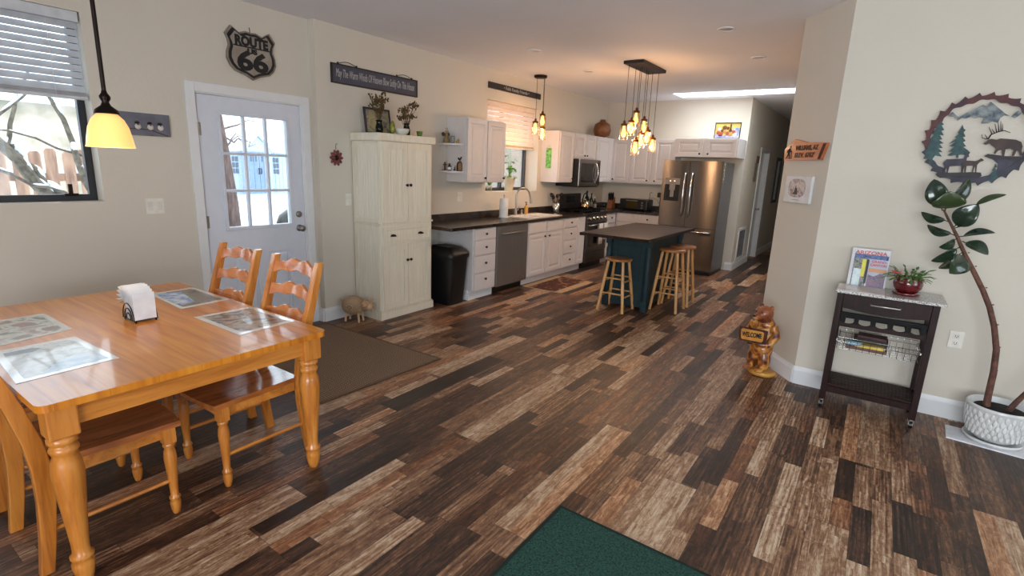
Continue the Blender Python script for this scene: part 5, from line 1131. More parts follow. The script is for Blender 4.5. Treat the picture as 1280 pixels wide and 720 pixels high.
for sx_ in (-1, 1):
    for sy_ in (-1, 1):
        x, y = sx_*(hx-0.072), sy_*(hy-0.068)
        m = MB(); m.lathe(LEGP, (x, y, 0), 24); m.build('leg', OAKZ, t)
        b = MB(); b.box(x-0.046, y-0.046, 0.612, x+0.046, y+0.046, TZ-0.0285); b.build('leg_block', OAKZ, t, bevel=0.006)

# chairs: local front is -y (towards the table), origin midway between the front legs on the floor
CLEG = [(0.011, 0), (0.014, 0.003), (0.019, 0.025), (0.022, 0.05), (0.022, 0.06), (0.017, 0.072), (0.023, 0.078), (0.023, 0.086), (0.016, 0.095), (0.017, 0.13), (0.022, 0.22), (0.026, 0.28), (0.023, 0.315), (0.018, 0.33), (0.024, 0.338), (0.024, 0.348), (0.018, 0.356)]
POSTP = [(0.0, 0.462, 0.044), (0.15, 0.442, 0.050), (0.30, 0.428, 0.056), (0.43, 0.426, 0.060), (0.55, 0.440, 0.058), (0.70, 0.474, 0.053), (0.85, 0.518, 0.047), (1.0, 0.560, 0.042), (1.055, 0.577, 0.038)]
def post_y(z):
    for (z0, y0, _), (z1, y1, _) in zip(POSTP[:-1], POSTP[1:]):
        if z <= z1: return y0+(y1-y0)*(z-z0)/(z1-z0)
    return POSTP[-1][1]
def make_chair(label, loc, rz):
    t = thing('dining_chair', label, 'chair', loc, rz, 'ladder-back oak dining chairs')
    # seat: shallow saddle
    m = MB(); nx, ny = 12, 8; w0, w1, y0, y1 = 0.235, 0.205, -0.045, 0.41
    def P(i, j, top):
        fx = i/nx*2-1; fy = j/ny; w = w0+(w1-w0)*fy; z = 0.452 - (0.012*(1-fx*fx)*math.sin(PI*min(1, fy*1.1+0.05)) if top else 0.026)
        yy = y0+(y1-y0)*fy - (0.018*(1-fx*fx) if j == 0 else 0)
        return (fx*w, yy, z)
    n1 = (nx+1)*(ny+1); vs = [P(i, j, True) for j in range(ny+1) for i in range(nx+1)]+[P(i, j, False) for j in range(ny+1) for i in range(nx+1)]
    idx = lambda i, j, k=0: k*n1+j*(nx+1)+i
    m.add(vs, [(idx(i, j), idx(i+1, j), idx(i+1, j+1), idx(i, j+1)) for j in range(ny) for i in range(nx)], True)
    m.add(vs, [(idx(i, j, 1), idx(i, j+1, 1), idx(i+1, j+1, 1), idx(i+1, j, 1)) for j in range(ny) for i in range(nx)])
    sides = [(idx(i, 0), idx(i, 0, 1), idx(i+1, 0, 1), idx(i+1, 0)) for i in range(nx)] + [(idx(i+1, ny), idx(i+1, ny, 1), idx(i, ny, 1), idx(i, ny)) for i in range(nx)]
    sides += [(idx(0, j+1), idx(0, j+1, 1), idx(0, j, 1), idx(0, j)) for j in range(ny)] + [(idx(nx, j), idx(nx, j, 1), idx(nx, j+1, 1), idx(nx, j+1)) for j in range(ny)]
    m.add(vs, sides); m.build('seat', SEATM, t)
    m = MB(); m.box(-0.19, -0.012, 0.375, 0.19, 0.008, 0.425); m.box(-0.20, 0.0, 0.375, -0.182, 0.39, 0.425); m.box(0.182, 0.0, 0.375, 0.20, 0.39, 0.425); m.box(-0.18, 0.375, 0.375, 0.18, 0.393, 0.425)
    m.build('seat_rail', OAKX, t)
    for s_ in (-1, 1):
        m = MB(); x = s_*0.205; m.lathe(CLEG, (x, 0, 0), 16); m.box(x-0.024, -0.024, 0.356, x+0.024, 0.024, 0.4255); m.build('leg', OAKZ, t)
        # rear post, curved in side view
        sp = POSTP
        xi, xo = s_*0.184, s_*0.219
        secs = []
        for z, y, d in sp: sh_ = 0.0; a, b = min(xi, xo)+sh_, max(xi, xo)+sh_; secs.append([(a, y-d/2, z), (b, y-d/2, z), (b, y+d/2, z), (a, y+d/2, z)])
        m = MB(); loft(m, secs, True, False); m.build('back_post', OAKZ, t, bevel=0.004)
        MB().cyl((x, 0.0, 0.17), (s_*0.203, 0.43, 0.17), 0.010, n=10).build('side_stretcher', OAKY, t)
    # three scalloped ladder slats, bowed backwards
    for zc, hh in ((0.990, 0.080), (0.862, 0.078), (0.733, 0.078)):
        yb = post_y(zc)
        n = 28; secs = []
        def topz(f): return zc+hh*(0.30+0.30*math.sin(PI*f)**1.0 + 0.10*math.cos(6*PI*f))
        def botz(f): return zc-hh*(0.42-0.26*math.sin(PI*f) + 0.07*math.cos(6*PI*f))
        for i in range(n+1):
            f = i/n; x = -0.19+0.38*f; y = yb+0.034*math.sin(PI*f); lean = 0.02
            secs.append([(x, y-0.009-lean*0.5, botz(f)), (x, y+0.009-lean*0.5, botz(f)), (x, y+0.009+lean*0.5, topz(f)), (x, y-0.009+lean*0.5, topz(f))])
        m = MB(); loft(m, secs, True, False); m.build('ladder_slat', SLATM, t, bevel=0.003)
    return t
SEATM = wood('glossy_oak_seat', (128, 66, 26), (168, 96, 44), (192, 118, 58), 'y', 0.15, coat=0.9)
SLATM = wood('reddish_oak_slat', (158, 84, 40), (192, 114, 60), (206, 132, 74), 'x', 0.22, coat=0.6)
ch = make_chair('ladder-back oak chair on the door side, nearer the kitchen walkway', (-2.638, 1.13, 0), 0)
dup(ch, (-3.235, 1.13, 0), 0.0, 'ladder-back oak chair on the door side, nearer the window wall')
dup(ch, (-2.62, 0.885, 0), PI, 'ladder-back oak chair at the near left corner, back half cropped')
dup(ch, (-3.235, 0.885, 0), PI, 'ladder-back oak chair mostly hidden under the near left table side')

# placemats with photo prints
def placemat(label, pts, stops, seed, sc, extra=None):
    t = thing('placemat', label, 'placemat', (0, 0, 0), 0, 'laminated picture placemats')
    z = TZ+0.0005
    c_ = [sum(p[0] for p in pts)/4, sum(p[1] for p in pts)/4]
    MB().prism(pts, z, z+0.0012, 'xy').build('sheet', mat('white_laminate_%d' % seed, (226, 228, 224), 0.2, coat=0.8), t)
    inn = [(c_[0]+(p[0]-c_[0])*0.86, c_[1]+(p[1]-c_[1])*0.82) for p in pts]
    m = MB(); m.prism(inn, z+0.0012, z+0.0015, 'xy')
    mats = [picture('placemat_print_%d' % seed, stops, sc, seed, 0.3, coat=0.35)]
    if extra:
        for k, (poly, col) in enumerate(extra):
            m.cur = k+1; m.prism([(inn[0][0]+(inn[1][0]-inn[0][0])*u*(1-v_)+(inn[3][0]-inn[0][0])*v_*(1-u) + (inn[2][0]-inn[0][0])*u*v_, inn[0][1]+(inn[1][1]-inn[0][1])*u*(1-v_)+(inn[3][1]-inn[0][1])*v_*(1-u)+(inn[2][1]-inn[0][1])*u*v_) for u, v_ in poly], z+0.0015, z+0.0017, 'xy')
            mats.append(mat('print_area_%d_%d' % (seed, k), col[0], 0.3, c2=col[1], scale=22, coat=0.35))
    m.build('print', mats, t); return t
placemat('placemat with pale snowy picture and dark corner at table near edge', [(-2.945, 0.475), (-2.475, 0.445), (-2.500, 0.775), (-2.945, 0.755)], [(120, 120, 110), (178, 180, 172), (206, 212, 214), (150, 160, 150)], 1, 16,
         [([(0.75, 0.45), (1, 0.2), (1, 1), (0.78, 1), (0.6, 0.8)][::1], ((150, 178, 206), (200, 214, 226))), ([(0.05, 0.0), (0.16, 0.0), (0.20, 0.35), (0.12, 0.5), (0.05, 0.4)], ((70, 72, 80), (92, 92, 98)))])
placemat('placemat with reddish street picture at far left of the table', [(-3.49, 0.50), (-3.02, 0.50), (-3.085, 0.785), (-3.49, 0.785)], [(92, 84, 70), (150, 120, 104), (196, 196, 186), (84, 96, 66), (150, 74, 58)], 2, 11)
placemat('placemat with blue sky and mountain picture beside the door-side chair', [(-3.565, 1.30), (-3.09, 1.268), (-3.11, 1.545), (-3.555, 1.55)], [(76, 60, 66), (140, 104, 104), (104, 108, 84), (66, 56, 60)], 3, 13,
         [([(0.0, 0.0), (0.9, 0.0), (0.85, 0.42), (0.1, 0.62)], ((44, 112, 190), (214, 228, 240))), ([(0.1, 0.62), (0.85, 0.42), (0.88, 0.55), (0.12, 0.75)], ((96, 108, 84), (120, 128, 104)))])
placemat('placemat with brown canyon picture at the table corner nearest the kitchen', [(-2.875, 1.243), (-2.425, 1.243), (-2.44, 1.545), (-2.865, 1.547)], [(52, 44, 52), (104, 82, 76), (170, 150, 126), (84, 78, 60), (60, 44, 50)], 4, 11)

# napkin holder and fanned napkins
t = thing('napkin_holder', 'black wire napkin holder standing on the dining table', 'napkin holder', (-3.00, 1.055, TZ+0.0012), 0)
m = MB()
for y in (-0.052, 0.052):
    for rr_ in (0.066, 0.045, 0.026):
        m.tube([(-0.035+rr_*math.cos(a*PI/12), y, 0.012+rr_*1.25*math.sin(a*PI/12)) for a in range(0, 13)], 0.0026, 6)
    m.tube([(-0.108, y, 0.011), (0.036, y, 0.011)], 0.0026, 6)
for x in (-0.10, 0.03):
    m.tube([(x, -0.052, 0.011), (x, 0.052, 0.011)], 0.0024, 6)
    for y in (-0.045, 0.045): m.cyl((x, y, 0), (x, y, 0.011), 0.005)
m.build('wire_frame', BRONZE, t)
m = MB(); N = 11
for k in range(N):
    f = k/(N-1); x0 = 0.026-0.088*f; L = 0.150+0.02*f; nseg = 9; px_, pz_ = x0, 0.0135
    pts2 = [(px_, pz_)]; th0 = math.radians(4+104*f); hs = 0.105-0.035*f
    for i in range(3): pz_ += hs/3; px_ -= 0.0006*f*i; pts2.append((px_, pz_))
    ln = 0.030+0.105*min(1, f*1.6)
    for i in range(nseg-3):
        ang = -th0*min(1.0, 0.45+0.28*i); seg_ = ln*0.12 if i < 2 else ln*0.76/(nseg-5); px_ += math.sin(ang)*seg_; pz_ += math.cos(ang)*seg_; pts2.append((px_, pz_))
    w_ = 0.049; th_ = 0.0018 if k else 0.006
    cols_ = []
    for q, (x, z) in enumerate(pts2):
        nx_ = pts2[min(q+1, nseg)][0]-pts2[max(q-1, 0)][0]; nz_ = pts2[min(q+1, nseg)][1]-pts2[max(q-1, 0)][1]; l_ = math.hypot(nx_, nz_); cols_.append((x, z, nz_/l_*th_, -nx_/l_*th_))
    a0 = [(x, -w_, z) for x, z, _, _ in cols_]; a1 = [(x, w_, z) for x, z, _, _ in cols_]
    b0 = [(x+u, -w_, z+v_) for x, z, u, v_ in cols_]; b1 = [(x+u, w_, z+v_) for x, z, u, v_ in cols_]
    n_ = nseg+1; vs = a0+a1+b0+b1
    fs = [(i, i+1, n_+i+1, n_+i) for i in range(nseg)] + [(2*n_+i, 3*n_+i, 3*n_+i+1, 2*n_+i+1) for i in range(nseg)] + [(i, 2*n_+i, 2*n_+i+1, i+1) for i in range(nseg)] + [(n_+i, n_+i+1, 3*n_+i+1, 3*n_+i) for i in range(nseg)] + [(nseg, n_+nseg, 3*n_+nseg, 2*n_+nseg), (0, 2*n_, 3*n_, n_)]
    m.add(vs, fs)
tag(m.build('paper_napkins', PAPER, loc=(-3.00, 1.055, TZ+0.0012), kind='stuff'), 'stack of white paper napkins fanning out of the wire holder', 'napkins')

# ------------------------------------------------------------------ rattan pig by the pantry
t = thing('wicker_pig', 'small woven wicker pig standing on floor beside the pantry', 'pig figurine', (-4.225, 3.345, 0), math.radians(22))
WK = weave('tan_wicker', (140, 112, 84), (226, 198, 162), 45); LW = mat('pale_wood', (214, 180, 142), 0.6)
MB(Matrix.Rotation(0.0, 4, 'Z')).ell((0, 0, 0.165), (0.125, 0.10, 0.10), 24, 14).build('body', WK, t)
MB().ell((0.125, 0, 0.175), (0.055, 0.06, 0.058), 16, 10).build('head', WK, t); MB().cyl((0.16, 0, 0.165), (0.20, 0, 0.158), 0.036, 0.028).build('snout', LW, t)
for s_ in (-1, 1):
    MB().prism([(0.0, -0.01), (0.06, -0.012), (0.085, 0.03), (0.03, 0.05)] if s_ > 0 else [(0.0, -0.01), (-0.03, 0.05), (-0.085, 0.03), (-0.06, -0.012)], 0, 0.01, 'yz').build('ear', LW, t, loc=(0.15, s_*0.03, 0.195))
for x in (-0.075, 0.075):
    for y in (-0.045, 0.045): MB().cyl((x, y, 0), (x*0.9, y*0.9, 0.10), 0.011, 0.013, n=10).build('leg', LW, t)
MB().tube([(-0.13, 0, 0.19), (-0.155, 0.01, 0.21), (-0.15, -0.01, 0.23)], 0.005, 6).build('tail', LW, t)

# ------------------------------------------------------------------ carved bear
t = thing('carved_bear', 'carved wooden bear holding a WELCOME sign by the angled wall', 'bear statue', (-0.615, 4.60, 0), math.radians(-22))
def bearmat(name, stops, sc=9.0):
    n = NT(name); v = n.coord((1, 1, 0.7)); a = n.n('ShaderNodeTexNoise', i_Scale=sc, i_Detail=5.0, i_Distortion=1.2); n.l(v, a.inputs['Vector'])
    n.l(n.ramp(a.outputs[0], stops), n.b.inputs['Base Color']); n.b.inputs['Roughness'].default_value = 0.28; n.b.inputs['Coat Weight'].default_value = 0.5
    b = n.n('ShaderNodeTexNoise', i_Scale=45.0, i_Detail=4.0); n.l(v, b.inputs['Vector']); n.bump(b.outputs[0], 0.7, 0.008); return n.m
BEAR = bearmat('carved_stained_pine', [(0.36, (66, 28, 14)), (0.46, (132, 70, 30)), (0.54, (196, 128, 54)), (0.66, (220, 162, 84))], 13.0)
BEARD = bearmat('dark_stained_pine', [(0.3, (64, 28, 18)), (0.48, (128, 64, 36)), (0.66, (176, 104, 60))])
MB().lathe([(0.10, 0), (0.108, 0.008), (0.108, 0.028), (0.10, 0.034), (0, 0.034)], (0.035, 0, 0), 24, sx=1.0, sy=0.9).build('log_base', mat('yellow_log_slice', (214, 160, 74), 0.35, c2=(176, 112, 46), scale=12), t)
m = MB()
for s_ in (-1, 1):
    m.ell((s_*0.05, -0.01, 0.12), (0.047, 0.055, 0.10), 16, 10); m.ell((s_*0.052, -0.065, 0.045), (0.036, 0.058, 0.022), 12, 8)
m.ell((0, 0.01, 0.30), (0.095, 0.085, 0.155), 20, 14); m.ell((0, 0.005, 0.20), (0.092, 0.078, 0.09), 18, 10); m.ell((0, 0.01, 0.42), (0.085, 0.07, 0.06), 18, 10)
for s_ in (-1, 1):
    m.tube([(s_*0.082, 0.0, 0.42), (s_*0.115, -0.01, 0.34), (s_*0.10, -0.06, 0.275), (s_*0.045, -0.105, 0.27)], [0.036, 0.036, 0.030, 0.024], 12); m.ell((s_*0.04, -0.105, 0.27), (0.028, 0.024, 0.022), 12, 8)
m.build('body', BEAR, t, remesh=0.006)
Rh = Matrix.Rotation(math.radians(-12), 3, 'Z')
m = MB(); hc = Vector((0, -0.015, 0.51)); m.ell(hc, (0.066, 0.072, 0.066), 18, 12); m.ell(hc+Rh@Vector((0, -0.07, -0.018)), (0.033, 0.045, 0.028), 14, 10, R=Rh); m.ell((0, 0.0, 0.455), (0.065, 0.06, 0.05), 14, 8)
for s_ in (-1, 1): m.ell(hc+Rh@Vector((s_*0.052, 0.012, 0.055)), (0.022, 0.012, 0.024), 12, 8)
m.build('head', BEARD, t, remesh=0.005)
m = MB(); m.ell(hc+Rh@Vector((0, -0.114, -0.010)), (0.013, 0.010, 0.010), 10, 8)
for s_ in (-1, 1): m.ell(hc+Rh@Vector((s_*0.026, -0.062, 0.018)), 0.007, 8, 6)
m.build('nose_and_eyes', BLACK, t)
MB().ell(hc+Rh@Vector((0, -0.082, -0.026)), (0.026, 0.036, 0.018), 12, 8, R=Rh).build('muzzle', mat('golden_muzzle', (206, 140, 76), 0.4), t)
Ts = Matrix.Translation((-0.015, -0.118, 0.335)) @ Matrix.Rotation(math.radians(-8), 4, 'Y') @ Matrix.Rotation(math.radians(-10), 4, 'X')
sg = MB(Ts); sg.prism([(-0.115, -0.055), (0.115, -0.06), (0.12, 0.05), (-0.118, 0.062)], -0.012, 0.006); sgo = sg.build('sign_board', mat('burnt_edge_wood', (92, 44, 26), 0.6, c2=(54, 24, 16), scale=30, bump=0.5), t, bevel=0.004)
MB(Ts).prism([(-0.092, -0.034), (-0.08, -0.042), (0.085, -0.046), (0.098, -0.034), (0.10, 0.028), (0.088, 0.038), (-0.085, 0.046), (-0.098, 0.036)], -0.0145, -0.0121).build('sign_face', mat('golden_sign_face', (222, 162, 74), 0.4, c2=(196, 132, 54)), t)
o = text('lettering', 'WELCOME', 0.055, mat('black_carved_letters', (26, 14, 10), 0.5), t, (0, 0, 0), width=0.172, offset=0.0015); o.matrix_local = Ts @ Matrix.Translation((0, -0.0155, 0.0)) @ Matrix.Rotation(PI/2, 4, 'X') @ Matrix.Diagonal((o.scale.x, 1, 1, 1))

# ------------------------------------------------------------------ things on the angled wall
AW = math.atan2(P1[1]-P0[1], P1[0]-P0[0]); tdir = Vector((math.cos(AW), math.sin(AW), 0))
def onang(s_, z): return (P0[0]+tdir.x*s_ - 0*0.0, P0[1]+tdir.y*s_, z)
t = thing('wood_slab_sign', 'red-brown wood slab sign reading WILLIAMS, AZ with hiker on angled wall', 'sign', onang(0.02, 1.735), AW)
m = MB(); m.prism([(0.01, 0.0), (0.49, 0.0), (0.54, 0.12), (0.52, 0.125), (0.30, 0.135), (0.13, 0.165), (0.0, 0.09)], -0.024, -0.001); m.build('slab', wood('reddish_cedar', (138, 70, 40), (176, 96, 56), (196, 118, 72), 'x', 0.5), t, bevel=0.004)
m = MB(); m.prism([(0.455, 0.006), (0.488, 0.006), (0.535, 0.118), (0.50, 0.118)], -0.0255, -0.0241); m.build('bark_edge', mat('dark_bark_edge', (70, 36, 26), 0.8), t)
BURN = mat('burnt_lettering', (42, 20, 14), 0.6)
text('lettering', 'WILLIAMS, AZ', 0.052, BURN, t, (0.30, -0.0255, 0.093), width=0.29, offset=0.001); text('lettering', "ELEV. 6762'", 0.05, BURN, t, (0.285, -0.0255, 0.038), width=0.25, offset=0.001)
m = MB(); m.ell((0.085, -0.0255, 0.108), (0.010, 0.002, 0.011), 10, 6)
for a, b, r_ in (((0.08, 0.095), (0.068, 0.055), 0.009), ((0.068, 0.055), (0.085, 0.035), 0.005), ((0.085, 0.035), (0.083, 0.012), 0.004), ((0.066, 0.055), (0.056, 0.035), 0.005), ((0.056, 0.035), (0.040, 0.018), 0.004), ((0.08, 0.085), (0.102, 0.065), 0.0035), ((0.106, 0.075), (0.112, 0.012), 0.002), ((0.06, 0.085), (0.055, 0.062), 0.009)):
    m.tube([(a[0], -0.0255, a[1]), (b[0], -0.0255, b[1])], r_, 6)
m.build('hiker_silhouette', BURN, t)
t = thing('small_canvas', 'white square canvas with small round scene below the wood sign', 'picture', onang(0.105, 1.405), AW)
MB().box(0, -0.022, 0, 0.345, -0.001, 0.208).build('canvas', mat('white_canvas', (226, 226, 228), 0.6), t, bevel=0.002)
m = MB(); m.prism([(0.165+0.115*(abs(math.cos(a))**0.7)*(1 if math.cos(a) > 0 else -1), 0.115+0.072*(abs(math.sin(a))**0.7)*(1 if math.sin(a) > 0 else -1)) for a in [2*PI*i/28 for i in range(28)]][::-1], -0.0232, -0.0221); m.build('print', picture('sepia_print', [(92, 84, 92), (170, 150, 146), (206, 196, 192), (130, 104, 96)], 26), t)
MB().box(0.125, -0.0245, 0.065, 0.185, -0.0233, 0.08).prism([(0.135, 0.08), (0.18, 0.08), (0.175, 0.11), (0.15, 0.125)], -0.0245, -0.0233).build('dark_figure', mat('dark_ink', (58, 50, 56), 0.6), t)
MB().box(0.12, -0.0226, 0.022, 0.16, -0.0221, 0.025).box(0.18, -0.0226, 0.022, 0.215, -0.0221, 0.025).box(0.167, -0.0226, 0.020, 0.172, -0.0221, 0.027).build('caption_line', mat('grey_ink', (90, 88, 90), 0.6), t)

# hall: return-air vent, pictures, mirror
t = thing('return_air_grille', 'white return air grille low on the wall beside the refrigerator', 'vent', (-1.92, 9.66, 0.14), PI/2)
w, h = 0.62, 0.57; MB().box(0, -0.018, 0, w, -0.001, 0.05).box(0, -0.018, h-0.05, w, -0.001, h).box(0, -0.018, 0.05, 0.06, -0.001, h-0.05).box(w-0.06, -0.018, 0.05, w, -0.001, h-0.05).build('frame', TRIM, t, bevel=0.003)
MB().box(0.06, -0.003, 0.05, w-0.06, -0.001, h-0.05).build('backing', mat('dark_duct', (40, 44, 50), 0.8), t)
m = MB()
for k in range(22): m.box(0.07+k*0.022, -0.014, 0.05, 0.074+k*0.022, -0.004, h-0.05)
m.build('louvres', GRAYSIDE, t)
t = thing('narrow_wall_sign', 'narrow dark hanging sign on the hall wall above the grille', 'sign', (-1.92, 10.28, 1.50), PI/2); MB().box(0, -0.02, 0, 0.20, -0.001, 0.33).build('lower_board', picture('narrow_print', [(30, 30, 34), (150, 140, 130), (60, 56, 60)], 24), t); MB().box(0.10, -0.02, 0.33, 0.26, -0.001, 0.45).build('upper_board', mat('brown_board', (110, 80, 66), 0.6), t)
t = thing('hall_mirror', 'dark framed mirror on the hall wall past the white door', 'mirror', (-1.92, 12.55, 1.05), PI/2)
w, h = 0.55, 0.95; MB().box(0, -0.025, 0, w, -0.001, 0.06).box(0, -0.025, h-0.06, w, -0.001, h).box(0, -0.025, 0.06, 0.06, -0.001, h-0.06).box(w-0.06, -0.025, 0.06, w, -0.001, h-0.06).build('frame', FRB, t); MB().box(0.06, -0.012, 0.06, w-0.06, -0.001, h-0.06).build('mirror_glass', MIRROR, t)

# ------------------------------------------------------------------ circular saw wildlife art on the right wall
SAWC, SAWZ, SR = 0.455, 1.878, 0.288
t = thing('saw_blade_art', 'round saw-blade metal wall art with elk, deer, pines and mountains', 'wall art', (SAWC, 4.545, SAWZ))
M_RUST = mat('mottled_rust_metal', (92, 54, 50), 0.5, 0.2, c2=(56, 46, 56), scale=9, spec=0.25); M_SLATE = mat('slate_metal', (68, 68, 80), 0.5, 0.2, c2=(50, 48, 58), scale=12, spec=0.25)
M_GRN = mat('blue_green_metal', (62, 88, 86), 0.5, 0.2, c2=(42, 62, 68), scale=40, spec=0.25); M_ELK = mat('brown_elk_metal', (74, 60, 56), 0.5, 0.2, c2=(56, 46, 46), spec=0.25); M_MT = mat('blue_grey_mountain_metal', (128, 134, 132), 0.45, 0.2, c2=(54, 66, 80), scale=30, spec=0.25); M_BK = mat('blackened_metal', (30, 26, 28), 0.5, 0.3)
NT_ = 26; outer = []; inner = []
def inner_r(a):   # angle measured from +x anticlockwise; thicker towards the bottom
    b = math.sin(a); return SR*(0.83 if b > -0.1 else 0.83-0.0*b) + 0.006*math.sin(9*a)+0.004*math.sin(23*a)
m = MB(); seg = NT_*6
def outr(a):
    f = (a/(2*PI)*NT_) % 1.0; return SR*(0.93+0.115*(1-f)**2.4 if f > 0.10 else 0.93+0.115*f/0.10*0.80)
ys0, ys1 = -0.024, -0.021
for i in range(seg):
    a0, a1 = 2*PI*i/seg, 2*PI*(i+1)/seg
    if i == seg-1: a1 = 2*PI
    q = [(outr(a0+1e-4)*math.cos(a0), outr(a0+1e-4)*math.sin(a0)), (inner_r(a0)*math.cos(a0), inner_r(a0)*math.sin(a0)), (inner_r(a1)*math.cos(a1), inner_r(a1)*math.sin(a1)), (outr(a1-1e-4)*math.cos(a1), outr(a1-1e-4)*math.sin(a1))]
    m.cur = 0 if math.sin((a0+a1)/2) > -0.25 else 1
    m.prism(q, ys0, ys1)
m.build('toothed_ring', [M_RUST, M_SLATE], t)
def sil(name, pts, mm, y0=-0.029, y1=-0.0245):
    # pts given anticlockwise/clockwise in ring units
    return MB().prism([(x*SR, z*SR) for x, z in pts], y0, y1).build(name, mm, t)
# ground, ledges, mountains, trees and animals, cut from sheet metal
sil('ground', [(-0.779, -0.409), (-0.699, -0.535), (-0.599, -0.644), (-0.528, -0.704), (-0.253, -0.843), (0.181, -0.792), (0.33, -0.747), (0.424, -0.628), (0.413, -0.497), (0.309, -0.406), (0.226, -0.351), (0.798, -0.371), (0.719, -0.507), (0.635, -0.609), (0.549, -0.688), (0.456, -0.753), (0.331, -0.815), (0.192, -0.859), (0.066, -0.878), (-0.102, -0.874), (-0.304, -0.826), (-0.461, -0.75), (-0.603, -0.641), (-0.713, -0.515)], M_SLATE, -0.0205, -0.0175)
sil('rock_ledge', [(0.153, -0.347), (0.208, -0.295), (0.368, -0.319), (0.524, -0.340), (0.799, -0.340), (0.809, -0.392), (0.278, -0.399)], M_BK, -0.0285, -0.0245)
sil('deer_ledge', [(-0.622, -0.764), (-0.573, -0.705), (-0.472, -0.729), (0.049, -0.694), (0.163, -0.698), (0.191, -0.771), (0.132, -0.812), (-0.361, -0.826), (-0.569, -0.823)], M_BK, -0.030, -0.026)
sil('mountain', [(-0.649, 0.542), (-0.552, 0.604), (-0.431, 0.483), (-0.302, 0.573), (-0.194, 0.646), (-0.063, 0.740), (0.007, 0.712), (0.056, 0.802), (0.142, 0.726), (0.215, 0.660), (0.351, 0.538), (0.444, 0.483), (0.535, 0.608), (0.611, 0.563), (0.580, 0.517), (0.514, 0.444), (0.413, 0.500), (0.326, 0.510), (0.278, 0.462), (0.253, 0.358), (0.163, 0.389), (0.097, 0.351), (-0.021, 0.344), (0.017, 0.465), (-0.076, 0.483), (-0.146, 0.458), (-0.212, 0.497), (-0.295, 0.458), (-0.368, 0.472), (-0.431, 0.413), (-0.503, 0.500), (-0.580, 0.503)], M_MT, -0.0205, -0.0175)
sil('pine', [(-0.733, 0.420), (-0.660, 0.330), (-0.698, 0.313), (-0.632, 0.212), (-0.681, 0.194), (-0.618, 0.094), (-0.694, 0.104), (-0.632, 0.007), (-0.688, -0.003), (-0.590, -0.076), (-0.663, -0.094), (-0.590, -0.181), (-0.667, -0.187), (-0.576, -0.271), (-0.646, -0.274), (-0.573, -0.375), (-0.698, -0.344), (-0.733, -0.424), (-0.712, -0.545), (-0.774, -0.545), (-0.802, -0.424), (-0.903, -0.427), (-0.861, -0.306), (-0.903, -0.299), (-0.851, -0.184), (-0.889, -0.167), (-0.833, -0.045), (-0.872, -0.028), (-0.802, 0.111), (-0.840, 0.128), (-0.785, 0.247), (-0.809, 0.264), (-0.757, 0.330)], M_GRN, -0.028, -0.0245)
sil('pine', [(-0.333, 0.326), (-0.295, 0.236), (-0.257, 0.215), (-0.285, 0.160), (-0.236, 0.069), (-0.281, 0.059), (-0.219, -0.024), (-0.257, -0.052), (-0.188, -0.142), (-0.236, -0.153), (-0.142, -0.226), (-0.094, -0.274), (-0.163, -0.333), (-0.205, -0.319), (-0.285, -0.330), (-0.278, -0.396), (-0.313, -0.396), (-0.330, -0.330), (-0.417, -0.351), (-0.479, -0.340), (-0.403, -0.257), (-0.483, -0.264), (-0.392, -0.153), (-0.483, -0.142), (-0.389, -0.042), (-0.497, -0.087), (-0.389, 0.035), (-0.420, 0.049), (-0.361, 0.135), (-0.392, 0.149), (-0.354, 0.236)], M_GRN, -0.028, -0.0245)
sil('pine', [(0.368, -0.493), (0.413, -0.573), (0.378, -0.590), (0.444, -0.674), (0.396, -0.691), (0.476, -0.788), (0.399, -0.840), (0.375, -0.927), (0.351, -0.861), (0.288, -0.878), (0.347, -0.760), (0.319, -0.750), (0.358, -0.660), (0.337, -0.642), (0.368, -0.569)], M_GRN, -0.028, -0.0245)
sil('elk', [(0.090, -0.083), (0.125, -0.045), (0.153, -0.003), (0.201, 0.021), (0.295, 0.000), (0.354, 0.028), (0.455, 0.021), (0.608, 0.003), (0.698, -0.042), (0.736, -0.128), (0.736, -0.222), (0.778, -0.326), (0.733, -0.326), (0.698, -0.247), (0.660, -0.215), (0.639, -0.330), (0.604, -0.330), (0.608, -0.215), (0.542, -0.177), (0.476, -0.198), (0.479, -0.333), (0.444, -0.333), (0.413, -0.205), (0.361, -0.229), (0.326, -0.299), (0.302, -0.285), (0.319, -0.181), (0.260, -0.132), (0.194, -0.076), (0.135, -0.108)], M_ELK, -0.033, -0.029)
m = MB()
for pth, rr_ in (([(0.153, 0.014), (0.184, 0.111), (0.278, 0.160), (0.385, 0.194), (0.493, 0.149)], 0.0042), ([(0.198, 0.118), (0.118, 0.271)], 0.0030), ([(0.236, 0.139), (0.177, 0.226)], 0.0030), ([(0.267, 0.156), (0.205, 0.340)], 0.0030), ([(0.302, 0.170), (0.247, 0.378)], 0.0030), ([(0.330, 0.181), (0.292, 0.385)], 0.0030), ([(0.354, 0.191), (0.330, 0.337)], 0.0030), ([(0.146, 0.014), (0.080, 0.118)], 0.0030), ([(0.132, 0.014), (0.049, 0.042), (0.031, 0.115)], 0.0030)):
    m.tube([(x*SR, -0.031, z*SR) for x, z in pth], [rr_*(1-0.6*q/(len(pth)-1)) for q in range(len(pth))], 6)
m.build('antlers', M_BK, t)
sil('deer', [(-0.535, -0.517), (-0.479, -0.431), (-0.191, -0.406), (-0.167, -0.302), (-0.198, -0.264), (-0.146, -0.288), (-0.094, -0.264), (-0.115, -0.319), (-0.097, -0.365), (-0.128, -0.382), (-0.135, -0.483), (-0.160, -0.545), (-0.153, -0.722), (-0.174, -0.726), (-0.201, -0.562), (-0.403, -0.583), (-0.410, -0.733), (-0.431, -0.733), (-0.448, -0.601), (-0.465, -0.736), (-0.490, -0.736), (-0.493, -0.583)], M_SLATE, -0.036, -0.032)
